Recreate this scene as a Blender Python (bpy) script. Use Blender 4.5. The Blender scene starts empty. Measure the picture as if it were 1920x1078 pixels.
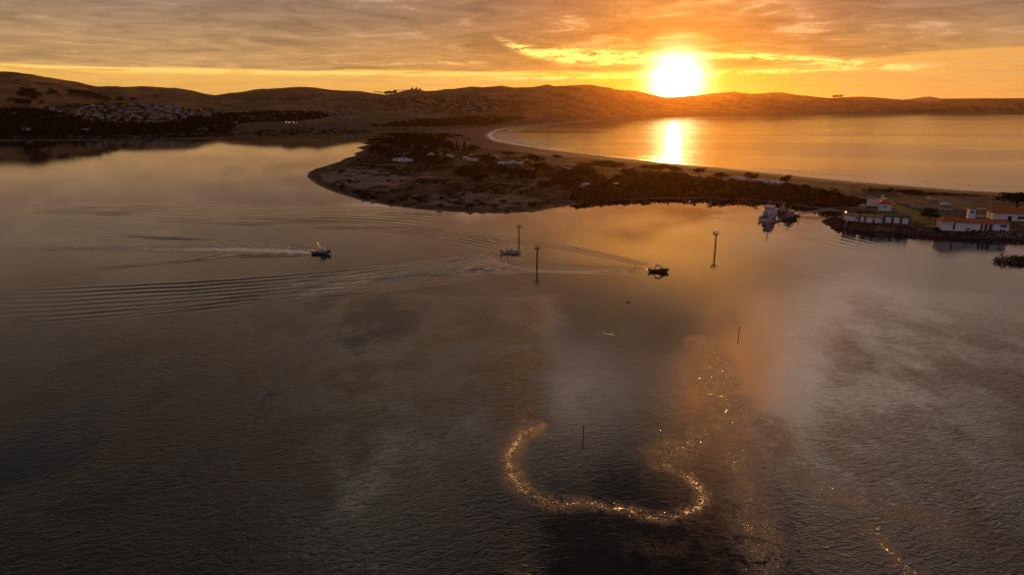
import bpy, bmesh, math, random
import numpy as np
from mathutils import Vector, Matrix
R = math.radians
random.seed(7)
rng = np.random.default_rng(11)
scene = bpy.context.scene
col = scene.collection

# ------------------------------------------------------------------ camera
CAM_H = 65.0
F = 1280.0                      # focal length in pixels of a 1920 px wide frame
PITCH = R(14.92)
cp, sp = math.cos(PITCH), math.sin(PITCH)
cam_d = bpy.data.cameras.new("camera"); cam = bpy.data.objects.new("camera", cam_d); col.objects.link(cam)
cam_d.sensor_width = 36; cam_d.lens = 24.0; cam_d.clip_start = 0.5; cam_d.clip_end = 40000
cam.location = (0, 0, CAM_H); cam.rotation_euler = (R(90) - PITCH, 0, 0)
scene.camera = cam

def ray(px, py):
    x = (px - 960) / F; y = (539 - py) / F
    v = np.array([x, cp + y * sp, -sp + y * cp]); return v / np.linalg.norm(v)
def azel(px, py):
    v = ray(px, py); return math.degrees(math.atan2(v[0], v[1])), math.degrees(math.asin(v[2]))
def ground(px, py, z=0.0):
    v = ray(px, py); t = (z - CAM_H) / v[2]; return (v[0] * t, v[1] * t)

# ------------------------------------------------------------------ exposure, render
scene.view_settings.view_transform = 'Standard'; scene.view_settings.look = 'None'
scene.view_settings.exposure = 0.0; scene.view_settings.gamma = 1.0
scene.cycles.use_denoising = True
try: scene.cycles.denoiser = 'OPENIMAGEDENOISE'
except Exception: pass
scene.cycles.max_bounces = 6; scene.cycles.diffuse_bounces = 2; scene.cycles.glossy_bounces = 3
scene.cycles.transparent_max_bounces = 8; scene.cycles.volume_bounces = 0
scene.cycles.sample_clamp_indirect = 6.0
scene.cycles.use_adaptive_sampling = False

# ------------------------------------------------------------------ node helper
class E:
    nt = None
    def __init__(s, sock): s.s = sock
    @staticmethod
    def m(op, *a, clamp=False):
        n = E.nt.nodes.new('ShaderNodeMath'); n.operation = op; n.use_clamp = clamp
        for i, v in enumerate(a):
            if isinstance(v, E): E.nt.links.new(v.s, n.inputs[i])
            else: n.inputs[i].default_value = v
        return E(n.outputs[0])
    @staticmethod
    def vm(op, *a):
        n = E.nt.nodes.new('ShaderNodeVectorMath'); n.operation = op
        for i, v in enumerate(a):
            idx = 3 if (op == 'SCALE' and i == 1) else i
            if isinstance(v, E): E.nt.links.new(v.s, n.inputs[idx])
            else: n.inputs[idx].default_value = v
        return E(n.outputs['Value'] if op in ('DOT_PRODUCT', 'LENGTH') else n.outputs[0])
    def __add__(s, o): return E.m('ADD', s, o)
    __radd__ = __add__
    def __sub__(s, o): return E.m('SUBTRACT', s, o)
    def __rsub__(s, o): return E.m('SUBTRACT', o, s)
    def __mul__(s, o): return E.m('MULTIPLY', s, o)
    __rmul__ = __mul__
    def __truediv__(s, o): return E.m('DIVIDE', s, o)
def sq(a): return a * a
def gexp(a): return E.m('EXPONENT', a * -1.0)                 # exp(-a)
def sstep(a, b, x):
    n = E.nt.nodes.new('ShaderNodeMapRange'); n.interpolation_type = 'SMOOTHSTEP'
    for i, v in enumerate((x, a, b)):
        if isinstance(v, E): E.nt.links.new(v.s, n.inputs[i])
        else: n.inputs[i].default_value = v
    return E(n.outputs[0])
def cmix(f, a, b):
    n = E.nt.nodes.new('ShaderNodeMix'); n.data_type = 'RGBA'; n.clamp_factor = True
    for i, v in ((0, f), (6, a), (7, b)):
        if isinstance(v, E): E.nt.links.new(v.s, n.inputs[i])
        elif i == 0: n.inputs[i].default_value = v
        else: n.inputs[i].default_value = (*v[:3], 1)
    return E(n.outputs[2])
def noise(vec, scale, detail=4, rough=0.5, dist=0.0):
    n = E.nt.nodes.new('ShaderNodeTexNoise'); n.inputs['Scale'].default_value = scale
    n.inputs['Detail'].default_value = detail; n.inputs['Roughness'].default_value = rough
    n.inputs['Distortion'].default_value = dist
    if vec is not None: E.nt.links.new(vec.s, n.inputs['Vector'])
    return E(n.outputs[0])
def comb(x, y, z=0.0):
    n = E.nt.nodes.new('ShaderNodeCombineXYZ')
    for i, v in enumerate((x, y, z)):
        if isinstance(v, E): E.nt.links.new(v.s, n.inputs[i])
        else: n.inputs[i].default_value = v
    return E(n.outputs[0])
def sep(v):
    n = E.nt.nodes.new('ShaderNodeSeparateXYZ'); E.nt.links.new(v.s, n.inputs[0])
    return E(n.outputs[0]), E(n.outputs[1]), E(n.outputs[2])

# ------------------------------------------------------------------ sun and sky
SUN_AZ, _ = azel(1268, 160)
SUN_EL = 1.78
sd_ = (math.sin(R(SUN_AZ)) * math.cos(R(SUN_EL)), math.cos(R(SUN_AZ)) * math.cos(R(SUN_EL)), math.sin(R(SUN_EL)))
sl = bpy.data.lights.new("sun", 'SUN'); sun = bpy.data.objects.new("sun", sl); col.objects.link(sun)
sl.energy = 2.2; sl.angle = R(0.5); sl.color = (1.0, 0.42, 0.09)
sun.rotation_euler = (-Vector(sd_)).to_track_quat('-Z', 'Y').to_euler()

world = bpy.data.worlds.new("World"); scene.world = world; world.use_nodes = True
world.cycles.sampling_method = 'MANUAL'; world.cycles.sample_map_resolution = 2048
nt = world.node_tree; nt.nodes.clear(); E.nt = nt
out = nt.nodes.new('ShaderNodeOutputWorld'); bg = nt.nodes.new('ShaderNodeBackground')
sky = nt.nodes.new('ShaderNodeTexSky'); sky.sky_type = 'NISHITA'; sky.sun_disc = False
sky.sun_elevation = R(SUN_EL); sky.sun_rotation = R(SUN_AZ); sky.altitude = 60; sky.dust_density = 3.0
tc = nt.nodes.new('ShaderNodeTexCoord'); d = E(tc.outputs['Generated'])
dx, dy, dz = sep(d)
DEG = 57.29578
el = E.m('ARCSINE', dz) * DEG
az = E.m('ARCTAN2', dx, dy) * DEG
ang = E.m('ARCCOSINE', E.m('MINIMUM', E.vm('DOT_PRODUCT', d, sd_), 0.9999999)) * DEG
daz = az - SUN_AZ
zc = E.m('MAXIMUM', dz, 0.0) + 0.07
pc = comb(dx / zc, dy / zc, 0.0)                       # the cloud sheet overhead, seen in perspective
n1 = noise(pc, 0.85, 9, 0.58, 0.5)
n2 = noise(E.vm('ADD', pc, (31.0, 7.0, 2.0)), 0.38, 6, 0.55, 0.3)
n3 = noise(comb(az * 0.10, el * 1.5, 3.0), 1.6, 8, 0.62, 0.4)        # low streaks near the horizon
prox = gexp(sq(ang / 13.0))
prox2 = gexp(sq(ang / 26.0))
side = gexp(sq(daz / 22.0))
# clear band under the cloud deck
band = cmix(prox, (0.88, 0.47, 0.110), (1.15, 0.50, 0.03))
band = cmix(sstep(10.0, 40.0, az), band, (0.86, 0.40, 0.10))
band = E.vm('SCALE', band, 0.72 + 0.62 * n3)
band = cmix(sstep(0.50, 0.62, n3) * 0.45, band, (0.60, 0.33, 0.15))
rim = gexp(sq((el - 2.45) / 0.22)) * sstep(0.38, 0.55, n3) * sstep(16.0, 4.0, az)
band = E.vm('ADD', band, E.vm('SCALE', comb(0.42, 0.30, 0.06), rim))
# cloud deck
n4 = noise(E.vm('ADD', pc, (4.0, 11.0, 5.0)), 2.3, 7, 0.62, 0.8)
deck = cmix(prox2, (0.325, 0.218, 0.142), (0.40, 0.205, 0.105))
deck = cmix(gexp(sq(daz / 11.0)) * gexp(sq(el / 9.0)), deck, (0.80, 0.235, 0.016))
deck = cmix(sstep(7.5, 2.4, el) * 0.8, deck, cmix(prox2, (0.64, 0.365, 0.135), (0.66, 0.29, 0.05)))
deck = E.vm('SCALE', deck, E.m('MAXIMUM', -0.12 + 0.95 * n1 + 1.30 * n4, 0.25))
hi = E.vm('SCALE', comb(0.21, 0.165, 0.138), E.m('MAXIMUM', 2.6 * n2 - 0.55 + 2.6 * (n4 - 0.5), 0.10))
deck = cmix(sstep(10.0, 21.0, el), deck, hi)
deck = E.vm('SCALE', deck, 1.0 - 0.62 * sstep(20.0, 33.0, el))
# thin gaps in the deck where lit upper cloud shows
lobe = gexp(sq((az - 14.0) / 19.0))
gap = sstep(0.578 - 0.042 * lobe, 0.64, n1 * 0.55 + n4 * 0.50) * sstep(3.4, 5.5, el) * (0.25 + 0.75 * lobe)
deck = cmix(gap, deck, cmix(prox, (0.72, 0.48, 0.29), (1.05, 0.52, 0.13)))
nish = E.vm('SCALE', E(sky.outputs[0]), 0.10)
gap2 = sstep(0.58, 0.70, n2 * 0.6 + n4 * 0.4) * sstep(8.0, 14.0, el)
deck = cmix(gap2 * 0.5, deck, E.vm('ADD', nish, E.vm('SCALE', comb(0.36, 0.30, 0.27), 0.8)))
mask = sstep(2.55, 2.78, el + (n3 - 0.5) * 0.75 - 0.05 * E.m('MAXIMUM', az - 14.0, 0.0) + 0.35 * (n1 - 0.5))
skyc = cmix(mask, band, deck)
# bright torn streaks of cloud to both sides above the sun
nn = noise(comb(az * 0.50, el * 2.6, 9.0), 1.0, 9, 0.68, 0.8)
el1 = 3.62 + 1.35 * gexp((az + 0.9) / 2.6)
s1 = gexp(sq((el - el1 + 0.5 * (n4 - 0.5)) / (0.20 + 0.30 * gexp(sq((az - 6.0) / 4.5))))) * sstep(-1.8, 1.0, az) * sstep(17.5, 15.0, az)
el2 = 3.75 - 0.10 * (az - 17.0)
s2 = gexp(sq((el - el2) / 0.26)) * sstep(16.2, 17.5, az) * sstep(34.0, 25.0, az)
s3 = gexp(sq((el - 2.05 - 0.02 * az) / 0.16)) * sstep(-14.0, 2.0, az) * sstep(33.0, 26.0, az)
s4 = gexp(sq((el - 3.30 - 0.012 * az) / 0.13)) * sstep(-14.0, -9.0, az) * sstep(-1.0, -5.0, az)
stk = E.m('MINIMUM', (s1 * 2.0 + s2 * 1.2 + s3 * 0.8 + s4 * 0.8) * sstep(0.38, 0.60, nn), 1.0)
skyc = cmix(stk, skyc, cmix(prox, (0.98, 0.58, 0.20), (2.4, 1.5, 0.25)))
# unseen clouds overhead: paler openings and warmer patches, set where the water mirrors them
def patch(px, py, ra, re, colr, k, nlo=0.40, nhi=0.60):
    global skyc
    v = ray(px, py); a = math.degrees(math.atan2(v[0], v[1])); e = -math.degrees(math.asin(v[2]))
    f = E.m('MINIMUM', gexp(sq((az - a + 14.0 * (n2 - 0.5)) / ra) + sq((el - e + 9.0 * (n1 - 0.5)) / re)) * sstep(nlo, nhi, n4 * 0.5 + n1 * 0.5) * k, 1.0)
    skyc = cmix(f, skyc, colr)
patch(1190, 590, 13, 4.0, (0.42, 0.24, 0.13), 0.9, 0.1, 0.35)  # added to fill a dark gap in the reflections
patch(1640, 760, 12, 5.5, (3.9, 2.85, 2.25), 1.2, 0.30, 0.58)
patch(1880, 600, 9, 5.0, (0.42, 0.32, 0.29), 0.9, 0.28, 0.5)
patch(650, 940, 7.5, 4.0, (4.2, 3.3, 2.5), 1.1, 0.36, 0.56)
patch(1010, 750, 9, 4.0, (1.5, 1.05, 0.80), 1.0, 0.30, 0.54)
patch(1345, 710, 4.0, 6.0, (3.0, 1.0, 0.16), 1.1, 0.30, 0.55)  # orange patch added overhead to throw a warm glow onto the water
patch(1240, 465, 7.0, 2.6, (1.9, 0.80, 0.15), 1.0, 0.30, 0.50)
patch(1650, 480, 14, 3.0, (0.60, 0.42, 0.31), 0.8)
patch(230, 660, 8, 2.5, (0.42, 0.33, 0.30), 0.6)
heavy = sstep(14.0, 27.0, el) * sstep(-9.0, -22.0, az + 0.5 * (el - 20.0))  # dark cloud added out of view to blacken the near left water
skyc = cmix(heavy * 0.75, skyc, E.vm('SCALE', comb(0.085, 0.088, 0.105), 0.3 + 1.4 * n4))
# aureole of thin backlit cloud; wide core puts lens bloom into the sky
aur = E.vm('SCALE', comb(1.0, 0.40, 0.04), gexp(ang / 2.9) * 0.95)
core = E.vm('SCALE', comb(1.0, 0.74, 0.34), gexp(sq(ang / 1.55)) * 9.0 + gexp(ang / 0.75) * 4.0)
disc = E.vm('SCALE', comb(1.0, 0.8, 0.5), sstep(0.40, 0.24, ang) * 30.0)
skyc = E.vm('ADD', skyc, E.vm('ADD', aur, E.vm('ADD', core, disc)))
# the sky behind the camera: pale blue-grey dusk
back = cmix(sstep(0.0, 55.0, el), (0.33, 0.305, 0.39), (0.09, 0.095, 0.13))
skyc = cmix(sstep(-0.05, -0.55, dy / E.m('MAXIMUM', E.m('SQRT', 1.0001 - sq(dz)), 0.01)), skyc, back)
skyc = E.vm('SCALE', skyc, 1.0 - 0.3 * sstep(28.0, 36.0, el))
skyc = cmix(sstep(35.0, 75.0, el), skyc, (0.09, 0.09, 0.12))
skyc = cmix(sstep(0.0, -1.5, el), skyc, (0.03, 0.025, 0.02))
nt.links.new(skyc.s, bg.inputs[0]); bg.inputs[1].default_value = 1.0
nt.links.new(bg.outputs[0], out.inputs[0])

# ------------------------------------------------------------------ materials
def mat(name, colr=(0.5, 0.5, 0.5), rough=0.7, metal=0.0, var=0.0, scale=1.0, emit=None, es=0.0, bump=0.0, spec=0.4):
    m = bpy.data.materials.new(name); m.use_nodes = True; t = m.node_tree; E.nt = t
    b = t.nodes['Principled BSDF']; b.inputs['Roughness'].default_value = rough; b.inputs['Metallic'].default_value = metal
    b.inputs['Specular IOR Level'].default_value = spec
    if emit: b.inputs['Emission Color'].default_value = (*emit, 1); b.inputs['Emission Strength'].default_value = es
    if var > 0 or bump > 0:
        tcn = t.nodes.new('ShaderNodeTexCoord'); n = noise(E(tcn.outputs['Object']), scale, 4, 0.6)
        if var > 0:
            c2 = tuple(max(0, c * (1 - var)) for c in colr); c3 = tuple(min(1, c * (1 + var)) for c in colr)
            c = cmix(sstep(0.3, 0.7, n), c2, c3); t.links.new(c.s, b.inputs['Base Color'])
        else: b.inputs['Base Color'].default_value = (*colr, 1)
        if bump > 0:
            bn = t.nodes.new('ShaderNodeBump'); bn.inputs['Strength'].default_value = bump; t.links.new(n.s, bn.inputs['Height'])
            t.links.new(bn.outputs[0], b.inputs['Normal'])
    else: b.inputs['Base Color'].default_value = (*colr, 1)
    return m

# ------------------------------------------------------------------ numpy helpers
_T = rng.random((256, 256))
def vnoise(x, y):
    xi = np.floor(x).astype(int); yi = np.floor(y).astype(int); fx = x - xi; fy = y - yi
    fx = fx * fx * (3 - 2 * fx); fy = fy * fy * (3 - 2 * fy)
    a = _T[xi & 255, yi & 255]; b = _T[(xi + 1) & 255, yi & 255]; c = _T[xi & 255, (yi + 1) & 255]; e = _T[(xi + 1) & 255, (yi + 1) & 255]
    return (a * (1 - fx) + b * fx) * (1 - fy) + (c * (1 - fx) + e * fx) * fy
def fbm(x, y, o=4):
    s = 0; a = 0.5; t = 0
    for k in range(o):
        s = s + a * vnoise(x + 17.3 * k, y + 9.1 * k); t += a; a *= 0.5; x = x * 2.03; y = y * 2.03
    return s / t
def ss(a, b, x):
    t = np.clip((x - a) / (b - a), 0, 1); return t * t * (3 - 2 * t)
def seg_dist(X, Y, pts, closed=False, signed=False):
    """distance to a polyline, the parameter along it (0..1) and the side"""
    pts = np.asarray(pts, float); n = len(pts) if closed else len(pts) - 1
    best = np.full(X.shape, 1e18); par = np.zeros(X.shape); sgn = np.ones(X.shape)
    L = np.r_[0, np.cumsum(np.hypot(*(np.roll(pts, -1, 0) - pts).T))]; tot = L[n]
    for i in range(n):
        ax, ay = pts[i]; bx, by = pts[(i + 1) % len(pts)]; vx, vy = bx - ax, by - ay; l2 = vx * vx + vy * vy + 1e-9
        t = np.clip(((X - ax) * vx + (Y - ay) * vy) / l2, 0, 1)
        qx = X - ax - t * vx; qy = Y - ay - t * vy; q = qx * qx + qy * qy
        m = q < best; best = np.where(m, q, best)
        if signed:
            par = np.where(m, (L[i] + t * math.sqrt(l2)) / tot, par); sgn = np.where(m, np.sign(vx * (Y - ay) - vy * (X - ax)), sgn)
    return (np.sqrt(best), par, sgn) if signed else np.sqrt(best)
def inside(X, Y, pts):
    c = np.zeros(X.shape, bool); n = len(pts)
    for i in range(n):
        x1, y1 = pts[i]; x2, y2 = pts[(i + 1) % n]
        if y1 == y2: continue
        m = ((y1 > Y) != (y2 > Y)) & (X < (x2 - x1) * (Y - y1) / (y2 - y1) + x1); c ^= m
    return c
def smooth_line(pts, n=4):
    p = np.asarray(pts, float); o = []
    for i in range(len(p) - 1):
        p0 = p[max(i - 1, 0)]; p1 = p[i]; p2 = p[i + 1]; p3 = p[min(i + 2, len(p) - 1)]
        for k in range(n):
            t = k / n; o.append(0.5 * ((2 * p1) + (-p0 + p2) * t + (2 * p0 - 5 * p1 + 4 * p2 - p3) * t * t + (-p0 + 3 * p1 - 3 * p2 + p3) * t ** 3))
    o.append(p[-1]); return [tuple(q) for q in o]
def pix_line(pp, n=4, z=0.0):
    return [ground(x, y, z) for x, y in smooth_line(pp, n)]

# ------------------------------------------------------------------ shorelines, on the ground plane
HARB_FAR = [(-700, 300), (-300, 276), (0, 266), (150, 264), (280, 261.5), (360, 262), (430, 260), (560, 258), (640, 256), (690, 253.5), (702, 254.5)]
SPIT_W = [(700, 257), (680, 262), (692, 265), (676, 269), (690, 272), (668, 277), (682, 282), (664, 288), (668, 292), (645, 298), (638, 303), (622, 308), (606, 313), (590, 317), (578, 324), (576, 332)]
SPIT_S = [(590, 343), (606, 352), (625, 360), (660, 371), (690, 378), (720, 384), (760, 390), (810, 395), (860, 398), (920, 400), (970, 399), (1005, 396), (1040, 390), (1085, 383), (1130, 378), (1200, 374), (1290, 372), (1400, 375), (1455, 380), (1505, 387), (1550, 394), (1585, 400), (1560, 408), (1546, 416)]
CG = [(1560, 424), (1600, 431), (1650, 435), (1700, 439), (1770, 444), (1850, 448), (1930, 451), (2060, 456), (2500, 475)]
harbour = pix_line(HARB_FAR, 3) + [ground(x, y) for x, y in SPIT_W] + pix_line([SPIT_W[-1]] + SPIT_S, 3)[1:] + pix_line([SPIT_S[-1]] + CG, 3)[1:]
harbour = harbour + [(900, 200), (900, -800), (-2500, -800), (-2500, 300)]
BAY = [(2500, 207), (1920, 212.3), (1750, 213.3), (1600, 215), (1400, 218), (1250, 221), (1150, 225.5), (1050, 231.5), (980, 237.5), (935, 243), (917, 250), (914, 256), (926, 264), (960, 271), (1000, 277), (1060, 285), (1130, 293), (1200, 300.5), (1260, 306.5), (1330, 313.5), (1400, 321), (1500, 331), (1600, 341), (1700, 349), (1800, 357), (1920, 363), (2100, 374), (2500, 396)]
bay = pix_line(BAY, 4)
POND = [ground(x, y) for x, y in [(716, 246), (732, 243.4), (768, 241.6), (764, 243.2), (738, 245), (732, 246.6)]]
POND2 = [ground(x, y) for x, y in [(520, 246), (560, 244.8), (600, 245.5), (580, 247.2)]]

# crests traced as the directions and heights of the ridges round the bay
CREST = [(-700, 150), (-300, 143), (-100, 140), (0, 139), (30, 139), (80, 147), (140, 157), (180, 165), (250, 166), (330, 167), (360, 171), (385, 178), (402, 180.5), (430, 176), (500, 170), (550, 166), (590, 167), (620, 171), (680, 173), (700, 176), (722, 179), (740, 177), (762, 171), (780, 169.5), (798, 173), (820, 172), (834, 169.5), (850, 170), (880, 165), (905, 165.5), (940, 162), (962, 165.5), (1000, 164), (1026, 159.5), (1040, 163), (1070, 161), (1110, 160.5), (1130, 165), (1160, 170), (1190, 171), (1210, 176), (1240, 183), (1262, 183.5), (1300, 181), (1340, 178), (1378, 174), (1410, 177), (1465, 174.5), (1495, 178.5), (1555, 184.5), (1616, 181.7), (1655, 184.6), (1720, 191.2), (1742, 191.5), (1768, 186.5), (1850, 185.5), (1920, 185), (2200, 181), (2500, 180)]
_caz = np.array([azel(x, y)[0] for x, y in CREST]); _cel = np.array([math.radians(azel(x, y)[1]) for x, y in CREST])
_dist = [(-60, 4600), (-38, 4600), (-22, 4500), (-12, 4300), (-6, 4200), (4, 4300), (7.5, 4700), (10.5, 6600), (14, 7800), (22, 8000), (36, 9000), (60, 9800)]
_base = [(-60, 1750), (-38, 1750), (-25, 1800), (-18, 2000), (-12, 2150), (-4, 2250), (2, 2500), (6, 2900), (9, 3300), (14, 4250), (22, 5300), (36, 6700), (60, 7600)]
def hills(X, Y):
    a = np.degrees(np.arctan2(X, Y)); D = np.hypot(X, Y)
    Dc = np.interp(a, *zip(*_dist)); Db = np.interp(a, *zip(*_base))
    H = CAM_H + Dc * np.tan(np.interp(a, _caz, _cel))
    t = (D - Db) / (Dc - Db); tc_ = np.clip(t, 0, 1)
    s = np.sin(np.pi / 2 * tc_ ** 1.25)
    g = fbm(X / 330 + 5, Y / 520 + 3, 5) - 0.5; g2 = np.abs(fbm(X / 170 + 41, Y / 420 + 1, 4) - 0.5)
    w = np.sin(np.pi * np.clip(t, 0, 1)) ** 0.8
    z = H * s * (1 + 0.0 * t) + w * H * (0.42 * g - 0.30 * g2 + 0.02)
    back = np.clip(t - 1, 0, 3); z = np.where(t > 1, H * np.exp(-(back * 1.6) ** 2), z)
    return np.where(t > 0, np.maximum(z, 0), 0)
platform = [ground(x, y, 3.6) for x, y in [(1560, 407), (1600, 399), (1640, 372), (1760, 366), (1900, 371), (2200, 392), (2300, 440), (1900, 436), (1700, 424), (1600, 418)]]
def land(X, Y, fine=True):
    """terrain height and the sand, green and rock shares, everywhere"""
    dh = seg_dist(X, Y, harbour, True); ih = inside(X, Y, harbour)
    db = seg_dist(X, Y, bay, True); ib = inside(X, Y, bay)
    dp = seg_dist(X, Y, POND, True); ip = inside(X, Y, POND)
    dq = seg_dist(X, Y, POND2, True); iq = inside(X, Y, POND2)
    sh = np.where(ih, -dh, dh); sb = np.where(ib, -db, db)
    dpm = np.minimum(np.where(ip, -dp, dp), np.where(iq, -dq, dq))
    j = (fbm(X / 9, Y / 9, 3) - 0.5)
    D = np.hypot(X, Y)
    rise_h = 1.7 * (1 - np.exp(-np.maximum(sh + 3 * j, 0) / 9)) ; rise_b = 2.4 * (1 - np.exp(-np.maximum(sb, 0) / 28))
    z = np.minimum(rise_h, rise_b)
    z += np.minimum(ss(12, 40, sh), ss(40, 90, sb)) * (2.6 * fbm(X / 26, Y / 26, 4) ** 1.5 + 0.25)
    far = ss(1300, 1600, D); z = z * (1 - 0.6 * far)
    pin = inside(X, Y, platform); dpl = seg_dist(X, Y, platform, True); plw = np.where(pin, 1.0, np.exp(-dpl / 3.0))
    plat = 3.6 * ss(0, 5.0, sh) ; z = z * (1 - plw) + plat * plw
    z = np.where((sh < 0) | (sb < 0), np.maximum(np.minimum(sh, sb) * 0.12, -2.5), z)
    z = np.where(dpm < 25, np.minimum(z, np.clip(dpm * 0.03, -0.6, 9)), z)
    hz = hills(X, Y); z = z + hz * ss(0, 120, np.minimum(sh, sb))
    return z, sh, sb, hz, pin

def grid_mesh(name, X, Y, Z, material, attrs=None, drop=None):
    nr, nc = X.shape
    co = np.stack([X, Y, Z], -1).reshape(-1, 3).astype(np.float32)
    i = np.arange(nr * nc).reshape(nr, nc)
    q = np.stack([i[:-1, :-1], i[:-1, 1:], i[1:, 1:], i[1:, :-1]], -1).reshape(-1, 4)
    if drop is not None:
        k = ~drop.reshape(-1)[q].all(1); q = q[k]
    me = bpy.data.meshes.new(name)
    me.vertices.add(len(co)); me.vertices.foreach_set('co', co.ravel())
    me.loops.add(q.size); me.loops.foreach_set('vertex_index', q.ravel().astype(np.int32))
    me.polygons.add(len(q)); me.polygons.foreach_set('loop_start', (np.arange(len(q)) * 4).astype(np.int32))
    me.polygons.foreach_set('use_smooth', np.ones(len(q), bool))
    me.update(calc_edges=True)
    for k, v in (attrs or {}).items():
        a = me.attributes.new(k, 'FLOAT', 'POINT'); a.data.foreach_set('value', v.astype(np.float32).ravel())
    me.materials.append(material)
    o = bpy.data.objects.new(name, me); col.objects.link(o); return o

def attr(name):
    n = E.nt.nodes.new('ShaderNodeAttribute'); n.attribute_name = name; return E(n.outputs['Fac'])

# ------------------------------------------------------------------ ground
def ground_material():
    m = bpy.data.materials.new('terrain'); m.use_nodes = True; t = m.node_tree; E.nt = t
    b = t.nodes['Principled BSDF']; b.inputs['Roughness'].default_value = 0.95; b.inputs['Specular IOR Level'].default_value = 0.1
    g = t.nodes.new('ShaderNodeNewGeometry'); P = E(g.outputs['Position'])
    fine = noise(P, 0.45, 6, 0.65); mid = noise(P, 0.075, 6, 0.62, 0.6); big = noise(P, 0.011, 5, 0.6)
    scrub = cmix(fine, (0.018, 0.014, 0.007), (0.072, 0.046, 0.021))
    scrub = cmix(sstep(0.50, 0.64, mid), scrub, (0.16, 0.105, 0.060))
    scrub = cmix(sstep(0.56, 0.66, big) * 0.6, scrub, (0.075, 0.070, 0.022))
    sandc = cmix(fine, (0.13, 0.10, 0.08), (0.27, 0.21, 0.17))
    s = attr('sand')
    c = cmix(sstep(0.35, 0.62, s + (mid - 0.5) * 1.1 + (fine - 0.5) * 0.5), scrub, sandc)
    hillc = cmix(sstep(0.40, 0.62, noise(P, 0.006, 6, 0.6)), (0.145, 0.072, 0.026), (0.27, 0.140, 0.054))
    hillc = cmix(sstep(0.54, 0.60, noise(P, 0.014, 7, 0.68, 0.8)) * 0.8, hillc, (0.022, 0.018, 0.008))
    c = cmix(attr('hill'), c, hillc)
    c = cmix(attr('green') * sstep(0.2, 0.6, fine), c, (0.075, 0.105, 0.024))
    c = cmix(attr('beach'), c, cmix(fine, (0.15, 0.085, 0.05), (0.20, 0.12, 0.07)))
    c = cmix(attr('wet'), c, (0.055, 0.036, 0.025))
    c = cmix(attr('road'), c, cmix(fine, (0.06, 0.055, 0.052), (0.10, 0.092, 0.088)))
    t.links.new(c.s, b.inputs['Base Color'])
    rgh = 0.95 - 0.55 * attr('wet'); t.links.new(rgh.s, b.inputs['Roughness'])
    bn = t.nodes.new('ShaderNodeBump'); bn.inputs['Strength'].default_value = 0.8; bn.inputs['Distance'].default_value = 0.8
    t.links.new(((fine + mid * 2.0) * (1.0 - attr('beach') * 0.85)).s, bn.inputs['Height']); t.links.new(bn.outputs[0], b.inputs['Normal'])
    return m

def polar(azs, ds):
    A, Dg = np.meshgrid(np.radians(azs), ds); return np.sin(A) * Dg, np.cos(A) * Dg
azs = np.r_[-56:-38:0.4, np.arange(-38, 40, 0.085), 40:56.1:0.4]
ds = [285.0]
while ds[-1] < 11500: ds.append(ds[-1] * (1.0032 if ds[-1] < 800 else 1.0065))
X, Y = polar(azs, np.array(ds))
Z, SH, SB, HZ, PIN = land(X, Y)
LDS = np.log(np.array(ds)); 
def zland(x, y):
    """height of the ground sheet at one point"""
    a = math.degrees(math.atan2(x, y)); D = math.hypot(x, y)
    i = min(max(np.searchsorted(azs, a) - 1, 0), len(azs) - 2); k = min(max(np.searchsorted(ds, D) - 1, 0), len(ds) - 2)
    u = (a - azs[i]) / (azs[i + 1] - azs[i]); v = (D - ds[k]) / (ds[k + 1] - ds[k]); u = min(max(u, 0), 1); v = min(max(v, 0), 1)
    return float((Z[k, i] * (1 - u) + Z[k, i + 1] * u) * (1 - v) + (Z[k + 1, i] * (1 - u) + Z[k + 1, i + 1] * u) * v)
def hit(px, py, dmin=250.0):
    """where the sight line through a photo pixel meets the ground"""
    v = ray(px, py); h = math.hypot(v[0], v[1]); a = math.degrees(math.atan2(v[0], v[1]))
    i = min(max(np.searchsorted(azs, a) - 1, 0), len(azs) - 2)
    prof = Z[:, i]; zr = CAM_H + np.array(ds) * v[2] / h
    k = np.nonzero((prof >= zr) & (np.array(ds) > dmin) | (zr < 0))[0]
    D = ds[k[0]] if len(k) else 3000.0
    x, y = v[0] / h * D, v[1] / h * D
    return x, y, zland(x, y), D

PX_SANDY = [ground(x, y) for x, y in [(590, 332), (640, 322), (720, 325), (780, 340), (760, 352), (700, 358), (660, 360), (610, 345)]]
PX_DUNE = [ground(x, y) for x, y in [(760, 372), (860, 366), (960, 372), (1040, 378), (1020, 392), (900, 396), (780, 388)]]
PX_FIELD = [hit(x, y)[:2] for x, y in [(690, 205), (712, 203), (738, 225), (725, 236), (676, 228)]]
PX_LAWN = [ground(x, y, 3.6) for x, y in [(1600, 395), (1688, 388), (1760, 395), (1790, 402), (1770, 416), (1705, 420), (1640, 402)]]
sand = 0.75 * np.exp(-np.minimum(SH, 60) / 5.0)
def soft(poly, w):
    dd = seg_dist(X, Y, poly, True); return ss(-w, w, np.where(inside(X, Y, poly), dd, -dd))
sand = np.maximum(sand, 0.62 * soft(PX_SANDY, 10)); sand = np.maximum(sand, 0.52 * soft(PX_DUNE, 8))
sand = np.maximum(sand, 0.33 * ss(0, 10, Z) + 0.12 * fbm(X / 40, Y / 40, 3))
beachw = np.interp(np.hypot(X, Y), [300, 600, 800, 1200, 1700, 2600], [22, 34, 50, 130, 170, 40])
beach = ss(1.0, 0.75, SB / beachw) * (SB < beachw * 1.05) * (SB > -400)
wet = ss(14, 3, SB) * (SB > -400)
wet = np.maximum(wet, ss(3.0, 0.5, SH) * 0.7)
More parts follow.
